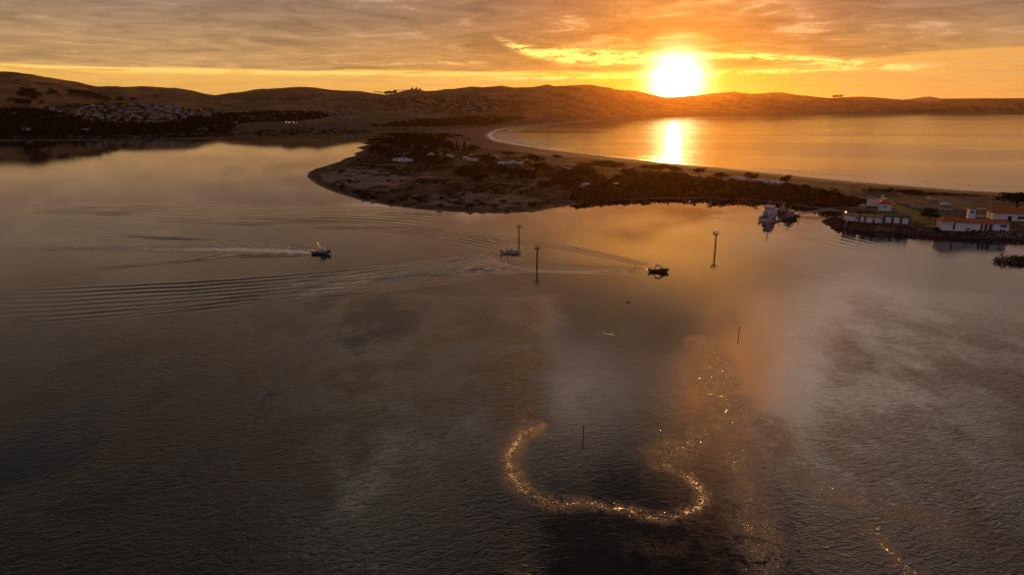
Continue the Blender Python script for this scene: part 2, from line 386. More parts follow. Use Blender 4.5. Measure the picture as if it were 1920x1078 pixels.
ROADS = [[(1400, 333), (1500, 342), (1560, 350), (1640, 362), (1720, 370), (1790, 376), (1900, 383)], [(1770, 400), (1782, 388), (1795, 377), (1815, 366)],
         [(860, 318), (905, 313), (960, 308), (1010, 322), (1090, 345), (1180, 338), (1290, 344), (1400, 333)], [(830, 306), (905, 313)], [(1560, 372), (1620, 378)]]
road = np.zeros(X.shape)
nearm = np.hypot(X, Y) < 1000
for r_, w_ in zip(ROADS, (4.0, 9.0, 3.0, 4.0, 3.0)):
    dd = np.full(X.shape, 99.0); dd[nearm] = seg_dist(X[nearm], Y[nearm], pix_line(r_, 4, 2.5)); road = np.maximum(road, ss(w_ + 1, w_ - 0.5, dd))
green = np.maximum(soft(PX_FIELD, 25) * 0.9, soft(PX_LAWN, 3) * 0.8)
LAWN2 = [ground(x, y, 2.5) for x, y in [(1440, 350), (1560, 356), (1640, 366), (1600, 372), (1500, 364)]]
green = np.maximum(green, soft(LAWN2, 6) * 0.55) * (1 - road)
terrain = grid_mesh('terrain', X, Y, Z, ground_material(), dict(sand=sand, beach=beach, wet=wet, road=road, green=green, hill=ss(6, 30, HZ)), drop=Z < -1.0)
terrain['kind'] = 'structure'

# haze between the camera and the far hills
def haze_box():
    me = bpy.data.meshes.new('haze'); bm = bmesh.new(); bmesh.ops.create_cube(bm, size=1)
    for v in bm.verts: v.co = Vector((v.co.x * 26000, v.co.y * 16500 + 5200, (v.co.z + 0.5) * 256 - 6))
    bm.to_mesh(me); bm.free()
    m = bpy.data.materials.new('haze'); m.use_nodes = True; t = m.node_tree; t.nodes.remove(t.nodes['Principled BSDF'])
    p = t.nodes.new('ShaderNodeVolumePrincipled'); p.inputs['Density'].default_value = HAZE_D; p.inputs['Color'].default_value = (1.0, 0.50, 0.09, 1)
    p.inputs['Anisotropy'].default_value = 0.84
    t.links.new(p.outputs[0], t.nodes['Material Output'].inputs['Volume']); me.materials.append(m)
    o = bpy.data.objects.new('haze', me); col.objects.link(o); o['kind'] = 'stuff'; o['label'] = 'thin warm haze lying over the bay and the far hills'; o['category'] = 'haze'
HAZE_D = 1.6e-5
haze_box()

# ------------------------------------------------------------------ water
def water_material():
    m = bpy.data.materials.new('water'); m.use_nodes = True; t = m.node_tree; E.nt = t
    b = t.nodes['Principled BSDF']; b.inputs['IOR'].default_value = 1.333; b.inputs['Specular IOR Level'].default_value = 0.5
    g = t.nodes.new('ShaderNodeNewGeometry'); P = E(g.outputs['Position']); x, y, z = sep(P)
    ruf = attr('ruffle'); slick = attr('slick'); foam = attr('foam'); bayw = attr('bay')
    # ripples run roughly along one wind, long across it
    q1 = comb(x * 0.34 + y * 0.10, y * 0.72 - x * 0.20); q2 = comb(x * 0.95 + y * 0.30, y * 1.6 + x * 0.40); q3 = comb(x * 2.4, y * 3.6)
    h = noise(q1, 1.0, 3, 0.55, 1.1) * 0.58 + noise(q2, 1.0, 4, 0.6, 1.2) * 0.28 + noise(q3, 1.0, 2, 0.5) * 0.05
    swell = noise(comb(x * 0.02, y * 0.085 + x * 0.01), 1.0, 3, 0.5, 0.3) * 1.0
    hh = (h - 0.455) * ruf + (swell - 0.5) * bayw * 3.2 + (h - 0.455) * bayw * 0.8
    bn = t.nodes.new('ShaderNodeBump'); bn.inputs['Strength'].default_value = 1.0; bn.inputs['Distance'].default_value = 0.075
    t.links.new(hh.s, bn.inputs['Height'])
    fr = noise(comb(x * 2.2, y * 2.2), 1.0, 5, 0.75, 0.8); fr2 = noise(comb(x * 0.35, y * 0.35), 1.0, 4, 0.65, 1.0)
    vor = t.nodes.new('ShaderNodeTexVoronoi'); vor.inputs['Scale'].default_value = 1.9; t.links.new(comb(x, y).s, vor.inputs['Vector'])
    vd = E(vor.outputs['Distance']); vcr = sep(E(vor.outputs['Color']))[0]
    speck = sstep(0.17, 0.07, vd) * sstep(0.32, 0.45, vcr)
    dense = sstep(0.50, 0.66, foam * 0.62 + (fr - 0.5) * 1.9 + (fr2 - 0.5) * 0.9)
    loose = speck * sstep(0.05, 0.45, slick * (0.2 + fr2))
    f = E.m('MINIMUM', dense * sstep(0.02, 0.25, foam) * 0.85 + loose, 1.0)
    lit_film = slick * sstep(0.30, 0.62, fr2) * sstep(0.40, 0.62, fr) * 0.42
    c = cmix(lit_film, (0.010, 0.013, 0.016), (0.85, 0.47, 0.25))  # foam film tinted orange: the low sun's glow put into its colour
    c = cmix(f, c, (0.88, 0.82, 0.80))
    t.links.new(c.s, b.inputs['Base Color'])
    rg = E.m('MINIMUM', 0.006 + 0.035 * ruf + 0.03 * bayw + 0.30 * f, 1.0); t.links.new(rg.s, b.inputs['Roughness'])
    bn2 = t.nodes.new('ShaderNodeBump'); bn2.inputs['Distance'].default_value = 0.16; bn2.inputs['Strength'].default_value = 1.0
    t.links.new(((f * 0.6 + lit_film * 0.45) * (0.5 + fr)).s, bn2.inputs['Height']); t.links.new(bn.outputs[0], bn2.inputs['Normal'])
    t.links.new(bn2.outputs[0], b.inputs['Normal'])
    return m

waz = np.r_[-179:-60:7.0, -60:-41:1.0, np.arange(-41, 41, 0.11), 41:60:1.0, 60:182:7.0]
wd = [2.0]
while wd[-1] < 11600:
    D_ = wd[-1]; wd.append(D_ * (1.15 if D_ < 60 else 1.012 if D_ < 80 else 1.0036 if D_ < 170 else 1.0024 if D_ < 560 else 1.012))
wd = np.array(wd); WX, WY = polar(waz, wd)
Hh = np.zeros(WX.shape); foam = np.zeros(WX.shape); slick = np.zeros(WX.shape)
reg = (WY > 60) & (WY < 620) & (np.abs(WX) < 480)
rx, ry = WX[reg], WY[reg]; hr = np.zeros(rx.shape)
jit = (fbm(rx / 38, ry / 38, 3) - 0.5) + 0.35 * (fbm(rx / 11 + 7, ry / 11, 2) - 0.5)
def train(pp, side, lam, n, A, s0=0.0, s1=1.0, tail=0.35, lead=1.0, wob=1.0, spread=0.0):
    """a train of wake crests along one side of a guide line"""
    global hr
    g_ = pix_line(pp, 5); dd, par, sg = seg_dist(rx, ry, g_, signed=True)
    u = dd * np.where(sg == side, 1, -1) + wob * 3.6 * jit
    lam_ = lam * (1 + spread * np.clip(par, 0, 1)); ph = u / lam_
    env = ss(-0.8, 0.3, ph) * ss(n, n * 0.45, ph) * ss(s0, s0 + 0.06, par) * ss(s1 + 1e-6, s1 - tail, par)
    env *= np.clip(2.0 * fbm(rx / 34 + lam, ry / 10 + n, 3) - 0.08, 0, 2)
    hr = hr + A * env * (np.cos(2 * np.pi * ph) + 0.28 * np.cos(4 * np.pi * ph)) * lead
def ribs(pp, side, lam, width, A, slant, s1=1.0):
    """short feathery crests set at an angle to a wake arm"""
    global hr
    g_ = pix_line(pp, 5); dd, par, sg = seg_dist(rx, ry, g_, signed=True)
    Lg = sum(math.dist(g_[i], g_[i + 1]) for i in range(len(g_) - 1)); u = dd * np.where(sg == side, 1, -1)
    ph = (par * Lg + slant * u) / lam + 0.8 * jit
    env = np.exp(-((u - width * 0.4) / (width * 0.5)) ** 2) * ss(0, 0.03, par) * ss(s1, s1 * 0.5, par)
    hr = hr + A * env * np.cos(2 * np.pi * ph)
# boat two: upper and lower arms, long and old
train([(936, 467), (860, 452), (780, 440), (650, 429), (420, 424), (200, 417), (-60, 408)], -1, 4.6, 6, 0.085, tail=0.5, spread=1.0)
train([(800, 424), (650, 414), (420, 409), (200, 403), (-60, 398)], -1, 9.0, 7, 0.075, tail=0.2, wob=0.7)
train([(940, 473), (860, 482), (740, 497), (600, 511), (400, 526), (200, 536), (-60, 545)], 1, 4.6, 9, 0.085, tail=0.4, spread=0.35)
ribs([(936, 467), (860, 452), (780, 440), (600, 426)], 1, 3.2, 9, 0.035, 0.9)
# boat three: the near V
train([(1216, 503), (1150, 486), (1080, 471), (1040, 464), (980, 457), (900, 450), (760, 440)], -1, 2.6, 3.2, 0.075, tail=0.5, spread=0.6)
train([(1216, 506), (1120, 503), (1020, 499), (950, 500), (850, 508), (700, 524), (500, 550), (300, 573), (-40, 602)], 1, 3.4, 3.5, 0.075, tail=0.4, spread=0.5)
ribs([(1216, 503), (1150, 486), (1080, 471), (980, 457)], 1, 2.4, 6, 0.05, 1.0)
ribs([(1216, 506), (1120, 503), (1020, 499), (850, 508), (700, 524)], -1, 2.6, 6, 0.05, 1.0)
# boat one: planing, white water between two arms
train([(588, 471), (540, 462), (470, 457), (400, 452), (300, 449), (180, 440), (-40, 424)], -1, 3.2, 2.4, 0.11, tail=0.6, spread=0.8)
train([(588, 476), (520, 479), (440, 481), (350, 487), (230, 497), (100, 507), (-40, 516)], 1, 3.6, 2.6, 0.12, tail=0.7, spread=0.4)
ribs([(588, 471), (470, 457), (300, 449)], 1, 9.0, 7, 0.09, 1.2)
ribs([(588, 476), (440, 481), (230, 497)], -1, 10.0, 7, 0.07, 1.2)
# old ripples spreading towards the spit, and towards the docked cutter
train([(-60, 396), (200, 398), (420, 400), (640, 404), (800, 408)], -1, 9.0, 3.5, 0.040, wob=1.5)
train([(1330, 402), (1400, 418), (1480, 440), (1600, 470), (1700, 488)], 1, 6.5, 6, 0.030, wob=1.6)
hr *= 1.3
Hh[reg] = hr
def blob(pp, w0, w1, amt, fade=1.0):
    g_ = pix_line(pp, 5); dd, par, sg = seg_dist(rx, ry, g_, signed=True)
    w = w0 + (w1 - w0) * par; return amt * np.exp(-(dd / w) ** 2) * (1 - fade * par)
fo = np.zeros(rx.shape); sk = np.zeros(rx.shape)
g_ = pix_line([(592, 474), (540, 471), (480, 469), (400, 468), (300, 467), (180, 466), (0, 468)], 5); dd, par, sg = seg_dist(rx, ry, g_, signed=True)
fo = np.maximum(fo, 2.3 * np.exp(-(dd / (1.6 + 9.0 * par ** 0.6)) ** 2) * np.exp(-par * 1.5) * (0.75 + 0.5 * fbm(rx / 3, ry / 3, 3)))
fo = np.maximum(fo, blob([(590, 470), (560, 465), (520, 461), (480, 459)], 0.9, 0.9, 1.7, 0.6))
fo = np.maximum(fo, blob([(941, 470), (900, 471)], 0.5, 1.2, 0.9, 1)); fo = np.maximum(fo, blob([(1217, 504), (1180, 503)], 0.5, 1.2, 0.8, 1))
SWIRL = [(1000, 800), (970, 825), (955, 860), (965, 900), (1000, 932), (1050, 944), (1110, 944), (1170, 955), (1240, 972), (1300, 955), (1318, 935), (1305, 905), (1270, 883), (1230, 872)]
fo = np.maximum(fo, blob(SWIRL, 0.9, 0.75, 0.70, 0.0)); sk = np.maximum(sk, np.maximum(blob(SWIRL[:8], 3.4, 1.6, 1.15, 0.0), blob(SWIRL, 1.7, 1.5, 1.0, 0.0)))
SW2 = [(1320, 640), (1345, 680), (1350, 720), (1370, 770), (1330, 800), (1290, 830), (1250, 850)]  # broad slick laid here to carry the orange glow
fo = np.maximum(fo, blob([(1300, 735), (1340, 740), (1362, 752), (1382, 762)], 0.5, 0.5, 0.72, 0.0)); sk = np.maximum(sk, blob(SW2, 4.0, 6.0, 0.7, 0.3))
fo = np.maximum(fo, blob([(1100, 617), (1150, 628), (1200, 634), (1262, 644), (1300, 660)], 0.5, 0.5, 0.7, 0.3))
fo = np.maximum(fo, blob([(1000, 606), (1050, 612), (1090, 628)], 0.5, 0.5, 0.66, 0.3)); fo = np.maximum(fo, blob([(1310, 636), (1340, 650), (1352, 656)], 0.5, 0.4, 0.7, 0.3))
fo = np.maximum(fo, blob([(1632, 1000), (1650, 988), (1644, 1010), (1670, 1035), (1700, 1060), (1720, 1078)], 0.35, 0.3, 0.72, 0.0)); sk = np.maximum(sk, blob([(1630, 1000), (1660, 1020), (1720, 1078)], 2.0, 2.5, 0.8, 0))
fo = np.maximum(fo, blob([(1470, 870), (1520, 905), (1590, 938), (1640, 950)], 0.25, 0.25, 0.60, 0.0)); sk = np.maximum(sk, blob([(1440, 790), (1480, 870), (1560, 920), (1700, 960), (1780, 1000)], 4.0, 4.0, 0.75, 0))
fo = np.maximum(fo, blob([(1405, 925), (1415, 960), (1410, 1000)], 0.3, 0.3, 0.62, 0.0)); sk = np.maximum(sk, blob([(1380, 850), (1400, 920), (1415, 980), (1440, 1060)], 4.0, 4.0, 0.8, 0))
sk = np.maximum(sk, blob([(1180, 1040), (1300, 1030), (1500, 1050), (1700, 1070)], 6, 6, 0.14, 0))
foam[reg] = fo; slick[reg] = sk * (0.4 + 1.0 * fbm(rx / 5, ry / 5, 3))
# where the wind ruffles the harbour and where it lies calm
D2 = np.hypot(WX, WY)
ruf = 0.07 + 0.28 * ss(430, 300, D2) + 1.2 * ss(0.38, 0.60, fbm(WX / 34 + 3, WY / 52 + 8, 5)) * ss(310, 190, D2)
def near_poly(pp, w):
    p = [ground(x, y) for x, y in pp]; dd = seg_dist(WX, WY, p, True); return ss(-w, w, np.where(inside(WX, WY, p), dd, -dd))
ruf = np.maximum(ruf, 0.45 * near_poly([(1060, 540), (1200, 516), (1300, 515), (1560, 530), (1500, 700), (1100, 700)], 9))
ruf = np.maximum(ruf, 1.0 * near_poly([(1380, 640), (1480, 540), (1560, 535), (2200, 560), (2200, 1078), (1400, 1300), (1200, 1000), (1330, 820)], 9))
ruf = np.maximum(ruf, 0.55 * near_poly([(1480, 410), (1550, 440), (2200, 470), (2200, 620), (1500, 520), (1380, 440)], 9))
ruf = np.maximum(ruf, 0.75 * near_poly([(600, 840), (800, 840), (1000, 860), (1300, 900), (1300, 1078), (300, 1300), (480, 950)], 6))
ruf = np.maximum(ruf, 0.5 * near_poly([(-300, 740), (300, 700), (640, 640), (1000, 620), (1000, 720), (700, 800), (400, 880), (-300, 1000)], 8))
ruf = ruf * (1 - 0.7 * near_poly([(720, 548), (860, 530), (1020, 505), (1065, 530), (1050, 548), (980, 560), (820, 556)], 3))
ruf = np.maximum(ruf, 0.10 * ss(430, 560, D2))
az_ = np.degrees(np.arctan2(WX, WY)); ruf *= 1 - 0.5 * np.clip(slick, 0, 1)
ruf *= 1 - 0.62 * ss(2, 6, az_) * ss(25, 21, az_) * ss(120, 150, D2)
nearw = ss(310, 220, D2); ruf *= 1 + nearw * 2.4 * (ss(24.5, 28, az_) + ss(4.5, 0.5, az_))
ruf *= 0.72 + 0.6 * ss(0.35, 0.65, fbm(WX / 9 + 3, WY / 13 + 2, 3))
bayw = np.where(inside(WX, WY, bay), ss(0, 30, seg_dist(WX, WY, bay, True)), 0)
ruf = np.where(bayw > 0, 0.25 + 1.3 * ss(0.40, 0.62, fbm(WX / 420 + 2, WY / 160 + 5, 5)), ruf)
# surf line on the beach
dbay = seg_dist(WX, WY, bay, True); inb = inside(WX, WY, bay)
ph = fbm(WX / 60, WY / 60, 2)
surf = inb * (np.exp(-((dbay - 5) / 7) ** 2) * 0.95 + 0.75 * np.exp(-((dbay - 34 - 26 * ph) / 7) ** 2) * ss(0.35, 0.6, fbm(WX / 140 + 9, WY / 140, 3)))
surf *= np.interp(D2, [500, 1000, 1500, 2600, 4000], [0.75, 0.85, 1.0, 0.7, 0.0])
surf *= 1.7; foam = np.maximum(foam, surf)
wcorner = inb * ss(150, 20, dbay) * ss(900, 1200, D2) * ss(2400, 1500, D2); foam = np.maximum(foam, 0.85 * wcorner)
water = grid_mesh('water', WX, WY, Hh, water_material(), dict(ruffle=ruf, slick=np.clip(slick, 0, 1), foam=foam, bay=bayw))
water['kind'] = 'structure'

# ------------------------------------------------------------------ building blocks
class MB:
    """collects shapes, links them as one mesh object"""
    def __init__(s): s.v = []; s.f = []; s.m = []; s.cur = 0
    def mat(s, i): s.cur = i; return s
    def face(s, idx): s.f.append(tuple(idx)); s.m.append(s.cur)
    def add(s, vs, fs):
        o = len(s.v); s.v += [tuple(map(float, v)) for v in vs]
        for f in fs: s.face([o + i for i in f])
        return s
    def box(s, c, d, rz=0.0, taper=1.0):
        vs = []; ca, sa = math.cos(rz), math.sin(rz)
        for z in (-1, 1):
            k = taper if z > 0 else 1.0
            for x, y in ((-1, -1), (1, -1), (1, 1), (-1, 1)):
                X_, Y_ = x * d[0] / 2 * k, y * d[1] / 2 * k
                vs.append((c[0] + X_ * ca - Y_ * sa, c[1] + X_ * sa + Y_ * ca, c[2] + z * d[2] / 2))
        return s.add(vs, [(3, 2, 1, 0), (4, 5, 6, 7), (0, 1, 5, 4), (1, 2, 6, 5), (2, 3, 7, 6), (3, 0, 4, 7)])
    def cyl(s, a, b, r0, r1=None, n=8):
        r1 = r0 if r1 is None else r1; a = Vector(a); b = Vector(b); w = (b - a).normalized()
        u = w.orthogonal().normalized(); t = w.cross(u); vs = []
        for p, r_ in ((a, r0), (b, r1)):
            for i in range(n):
                q = 2 * math.pi * i / n; vs.append(p + (u * math.cos(q) + t * math.sin(q)) * r_)
        return s.add(vs, [(i, (i + 1) % n, n + (i + 1) % n, n + i) for i in range(n)] + [tuple(range(n))[::-1], tuple(range(n, 2 * n))])
    def loft(s, rings, cap=True, closed=True):
        n = len(rings[0]); vs = [p for r_ in rings for p in r_]; fs = []
        for k in range(len(rings) - 1):
            for i in range(n if closed else n - 1):
                j = (i + 1) % n; fs.append((k * n + i, k * n + j, (k + 1) * n + j, (k + 1) * n + i))
        if cap: fs += [tuple(range(n))[::-1], tuple((len(rings) - 1) * n + i for i in range(n))]
        return s.add(vs, fs)
    def gable(s, x0, x1, y0, y1, z0, h, ov=0.5, hip=0.0, th=0.18):
        """roof with its ridge along x"""
        X0, X1, Y0, Y1 = x0 - ov, x1 + ov, y0 - ov, y1 + ov; yc = (y0 + y1) / 2; hx = hip * (Y1 - Y0) / 2
        vs = [(X0, Y0, z0), (X1, Y0, z0), (X1, Y1, z0), (X0, Y1, z0), (X0 + hx, yc, z0 + h), (X1 - hx, yc, z0 + h)]
        top = [(x, y, z + th) for x, y, z in vs]
        return s.add(vs + top, [(6, 7, 11, 10), (8, 9, 10, 11), (7, 8, 11), (9, 6, 10), (1, 0, 4, 5), (3, 2, 5, 4), (2, 1, 5), (0, 3, 4),
                                (0, 1, 7, 6), (1, 2, 8, 7), (2, 3, 9, 8), (3, 0, 6, 9)])
    def build(s, name, mats, parent=None, smooth=False):
        me = bpy.data.meshes.new(name); me.from_pydata(s.v, [], s.f)
        for m in (mats if isinstance(mats, (list, tuple)) else [mats]): me.materials.append(m)
        me.polygons.foreach_set('material_index', np.array(s.m, np.int32))
        if smooth: me.polygons.foreach_set('use_smooth', np.ones(len(s.f), bool))
        me.update(); o = bpy.data.objects.new(name, me); col.objects.link(o); o.parent = parent; return o

def tag(o, label, cat, group=None, kind=None):
    o['label'] = label; o['category'] = cat
    if group: o['group'] = group
    if kind: o['kind'] = kind
    return o
def thing(name, label, cat, loc=(0, 0, 0), rz=0.0, group=None, sc=1.0):
    o = bpy.data.objects.new(name, None); o.empty_display_size = 0.5; col.objects.link(o)
    o.location = loc; o.rotation_euler = (0, 0, rz); o.scale = (sc, sc, sc) if not isinstance(sc, tuple) else sc
    return tag(o, label, cat, group)
def dup(root, loc, rz, label, group=None, sc=1.0):
    r_ = root.copy(); col.objects.link(r_); r_.location = loc; r_.rotation_euler = (0, 0, rz)
    r_.scale = (sc, sc, sc) if not isinstance(sc, tuple) else sc; r_['label'] = label
    if group: r_['group'] = group
    elif 'group' in r_: del r_['group']
    for ch in list(root.children):
        c = ch.copy(); col.objects.link(c); c.parent = r_
        for g_ in ch.children:
            e = g_.copy(); col.objects.link(e); e.parent = c
    return r_
LAND = [(753, 301, 'the bright camper cluster'), (800, 278, 'the evergreen grove'), (848, 298, 'the small campers below the grove'), (885, 300, 'the long pale trailer row'), (906, 316, 'the camp at the sandy clearing'),
        (950, 308, 'the row below the low cypress'), (995, 305, 'the wide dark cypress'), (1062, 317, 'the vans by the broad cypress'), (1070, 338, 'the two parked cars'), (1102, 351, 'the motorhome above the harbour shore'), (1130, 320, 'the broad beach-edge cypress'),
        (1158, 346, 'the campers in the green glow'), (1216, 325, 'the spreading waterline cypress'), (1262, 327, 'the cypress under the sun path'), (1293, 337, 'the vehicles under the sun path'), (1293, 379, 'the white float'), (1350, 339, 'the rounded cypress'), (1407, 343, 'the windswept cypress'),
        (1440, 346, 'the campers by the windswept cypress'), (1435, 385, 'the moored cutter'), (1530, 403, 'the gangway'), (973, 435, 'the farthest channel marker'), (580, 330, 'the sandy tip of the spit'), (690, 345, 'the pale sand flat')]
_lab = {}
def by_landmark(what, px, py):
    q = sorted((math.hypot((px - a) * 0.7, (py - b) * 1.6), a, b, n) for a, b, n in LAND)
    opts = []
    for d_, a, b, n in q[:4]:
        if abs(px - a) * 0.5 > abs(py - b): rel = ('just ' if abs(px - a) < 22 else '') + ('left of' if px < a else 'right of')
        else: rel = 'directly below' if py > b else 'directly above'
        opts.append(what + ' ' + rel + ' ' + n)
    opts += [what + ' between ' + q[i][3] + ' and ' + q[j][3] for i in range(3) for j in range(i + 1, 3)]
    for o in opts:
        if o not in _lab and len(o.split()) <= 16: _lab[o] = 1; return o
    return opts[0]
ORD = 'first second third fourth fifth sixth seventh eighth ninth tenth eleventh twelfth thirteenth fourteenth fifteenth sixteenth'.split()
_used = {}
def place(proto, loc, rz, label, group=None, sc=1.0):
    """the first call moves the prototype itself, later calls copy it"""
    if proto.name not in _used:
        _used[proto.name] = 1; proto.location = loc; proto.rotation_euler = (0, 0, rz)
        proto.scale = (sc, sc, sc) if not isinstance(sc, tuple) else sc; proto['label'] = label
        if group: proto['group'] = group
        return proto
    return dup(proto, loc, rz, label, group, sc)
def ppm(D): return D / F * 1.0           # metres per photo pixel at distance D

M = dict(
    white=mat('white_paint', (0.66, 0.64, 0.66), 0.55, var=0.12, scale=0.6), cream=mat('render_wall', (0.50, 0.46, 0.43), 0.8, var=0.2, scale=0.4),
    grey=mat('grey_paint', (0.30, 0.30, 0.31), 0.6, var=0.15, scale=0.8), dark=mat('dark_metal', (0.035, 0.033, 0.032), 0.6, var=0.3, scale=2.0),
    glass=mat('dark_glass', (0.02, 0.022, 0.026), 0.08, spec=0.6), orange=mat('red_tile', (0.40, 0.10, 0.026), 0.85, var=0.35, scale=1.2, bump=0.5),
    brown=mat('brown_shingle', (0.10, 0.060, 0.045), 0.9, var=0.35, scale=1.0, bump=0.5), timber=mat('weathered_timber', (0.085, 0.062, 0.045), 0.9, var=0.4, scale=1.4, bump=0.6),
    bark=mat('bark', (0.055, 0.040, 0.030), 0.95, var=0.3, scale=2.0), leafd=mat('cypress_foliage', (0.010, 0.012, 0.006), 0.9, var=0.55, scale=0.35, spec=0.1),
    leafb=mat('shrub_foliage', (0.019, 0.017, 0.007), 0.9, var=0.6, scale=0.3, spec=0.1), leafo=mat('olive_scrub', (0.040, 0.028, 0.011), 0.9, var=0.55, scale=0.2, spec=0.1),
    rock=mat('rock', (0.020, 0.017, 0.016), 0.9, var=0.5, scale=0.8, bump=0.8), kelp=mat('kelp', (0.045, 0.032, 0.012), 0.35, var=0.6, scale=1.5, bump=0.8),
    black=mat('black_rubber', (0.015, 0.015, 0.016), 0.7), red=mat('red_paint', (0.45, 0.05, 0.03), 0.6), rust=mat('rusty_steel', (0.16, 0.065, 0.035), 0.85, var=0.5, scale=2.5),
    navy=mat('navy_paint', (0.07, 0.075, 0.10), 0.5, var=0.15), ink=mat('black_paint', (0.012, 0.011, 0.012), 0.7), town=mat('weathered_render', (0.21, 0.19, 0.19), 0.9, var=0.5, scale=0.02), dimg=mat('dull_grey_paint', (0.20, 0.195, 0.205), 0.6, var=0.2, scale=0.6), hullw=mat('grey_white_hull', (0.42, 0.40, 0.42), 0.6, var=0.2, scale=0.5), townw=mat('faded_white_board', (0.30, 0.28, 0.29), 0.85, var=0.4, scale=0.02), alum=mat('aluminium', (0.45, 0.45, 0.46), 0.35, metal=0.8), deck=mat('deck', (0.16, 0.14, 0.13), 0.8, var=0.2, scale=1.0),  # hullw is an even grey-white for the cutter
    canvas=mat('tan_canvas', (0.30, 0.22, 0.13), 0.9), conc=mat('concrete', (0.30, 0.27, 0.25), 0.9, var=0.25, scale=0.7), skin=mat('skin', (0.40, 0.24, 0.16), 0.6),
    cloth=mat('dark_jacket', (0.045, 0.05, 0.07), 0.9), jeans=mat('dark_trousers', (0.035, 0.035, 0.05), 0.9), hair=mat('dark_hair', (0.02, 0.014, 0.01), 0.8),
    roofg=mat('grey_shingle', (0.16, 0.15, 0.15), 0.9, var=0.3, scale=0.6), lamp=mat('lit_lamp', (0.8, 0.5, 0.2), 0.5, emit=(1.0, 0.50, 0.12), es=9.0), lampw=mat('white_lamp', (0.8, 0.8, 0.7), 0.5, emit=(1.0, 0.82, 0.60), es=9.0),
    silver=mat('silver_paint', (0.40, 0.40, 0.42), 0.4, spec=0.6), blue=mat('blue_paint', (0.06, 0.10, 0.22), 0.4), pale=mat('pale_tent', (0.50, 0.48, 0.52), 0.8))

# ------------------------------------------------------------------ plants
def leaves(mb, cx, cy, cz, rx_, ry_, rz_, n, size, rg, shell=0.55, flat=0.3):
    for _ in range(n):
        while True:
            p = rg.normal(size=3); p /= np.linalg.norm(p)
            if p[2] > -0.75: break
        r_ = shell + (1 - shell) * rg.random() ** 0.6; k = 1 + 0.22 * rg.normal()
        c = np.array([cx + p[0] * rx_ * r_ * k, cy + p[1] * ry_ * r_ * k, cz + p[2] * rz_ * r_ * k])
        a = rg.normal(size=3); a[2] *= flat; a /= np.linalg.norm(a); b = np.cross(a, rg.normal(size=3)); b /= np.linalg.norm(b); s_ = size * (0.6 + 0.9 * rg.random())
        c2 = np.cross(a, b)
        vs = [c - a * s_, c - b * s_ * 0.7 + c2 * 0.2 * s_, c + a * s_, c + b * s_ * 0.7 + c2 * 0.2 * s_]
        mb.add(vs, [(0, 1, 2, 3)])
def trunk_mb(h, r_, limbs, rg, lean=0.0):
    mb = MB(); p = [Vector((0, 0, -0.5)), Vector((lean * 0.3, 0, h * 0.35)), Vector((lean, 0.1, h * 0.75)), Vector((lean * 1.2, 0, h))]
    for i in range(3): mb.cyl(p[i], p[i + 1], r_ * (1 - 0.28 * i), r_ * (1 - 0.28 * (i + 1)), 7)
    for q in limbs: mb.cyl(p[1].lerp(p[2], rg.random()), Vector(q), r_ * 0.35, r_ * 0.1, 5)
    return mb
def tree_proto(kind, name, seed):
    rg = np.random.default_rng(seed); t = thing(name, 'tree', 'tree'); c = MB()
    if kind == 'cypress':            # unit: 10 m tall, 14 m wide, flat-topped
        lobes = [(rg.uniform(-5, 5), rg.uniform(-4.5, 4.5), rg.uniform(5.0, 8.4), rg.uniform(2.0, 3.4), rg.uniform(0.8, 1.4)) for _ in range(11)] + [(0, 0, 7, 4, 2)]
        for x, y, z, w, h in lobes: leaves(c, x, y, z, w, w, h, 95, 0.42, rg)
        tr = trunk_mb(7, 0.5, [(l[0] * .8, l[1] * .8, l[2] - .4) for l in lobes[:7]], rg, 0.8)
    elif kind == 'dense':            # 10 m tall, 9 m wide
        lobes = [(rg.uniform(-2.6, 2.6), rg.uniform(-2.6, 2.6), rg.uniform(2.6, 8.0), rg.uniform(1.6, 2.6), rg.uniform(1.5, 2.3)) for _ in range(12)]
        for x, y, z, w, h in lobes: leaves(c, x, y, z, w, w, h, 85, 0.45, rg)
        tr = trunk_mb(7.5, 0.45, [(l[0] * .8, l[1] * .8, l[2]) for l in lobes[:6]], rg)
    elif kind == 'conifer':          # 10 m tall, 4 m wide
        for i in range(13):
            z = 1.2 + i * 0.68; w = 2.1 * (1 - (z / 10.4)) + 0.25
            for k in range(5):
                q = rg.uniform(0, 6.28); leaves(c, math.cos(q) * w * .6, math.sin(q) * w * .6, z, w * .55, w * .55, 0.35, 16, 0.34, rg)
        tr = trunk_mb(9.5, 0.28, [], rg)
    elif kind == 'umbrella':         # tall bare trunk, flat crown
        for _ in range(6): leaves(c, rg.uniform(-2.2, 2.2), rg.uniform(-2.2, 2.2), rg.uniform(7.8, 9.2), 1.9, 1.9, 0.75, 70, 0.42, rg)
        tr = trunk_mb(8.5, 0.6, [(1.5, 0, 8), (-1.5, .5, 8)], rg, 0.4)
    else:                            # shrub: 4 m tall, 8 m wide
        lobes = [(rg.uniform(-2.6, 2.6), rg.uniform(-2.4, 2.4), rg.uniform(0.6, 2.2), rg.uniform(1.2, 2.1), rg.uniform(0.8, 1.5)) for _ in range(9)]
        for x, y, z, w, h in lobes: leaves(c, x, y, z, w, w, h, 70, 0.34, rg)
        tr = trunk_mb(2.2, 0.22, [(l[0] * .8, l[1] * .8, l[2]) for l in lobes[:5]], rg)
    c.build('crown', M['leafb'] if kind == 'shrub' else M['leafd'], t); tr.build('trunk', M['bark'], t, True); return t
TP = {k: [tree_proto(k, n, 100 + 7 * i + j) for j in range(v)] for i, (k, n, v) in enumerate((('cypress', 'cypress_tree', 3), ('dense', 'evergreen_tree', 3), ('conifer', 'conifer_tree', 2), ('umbrella', 'umbrella_pine', 2), ('shrub', 'shrub', 3)))}
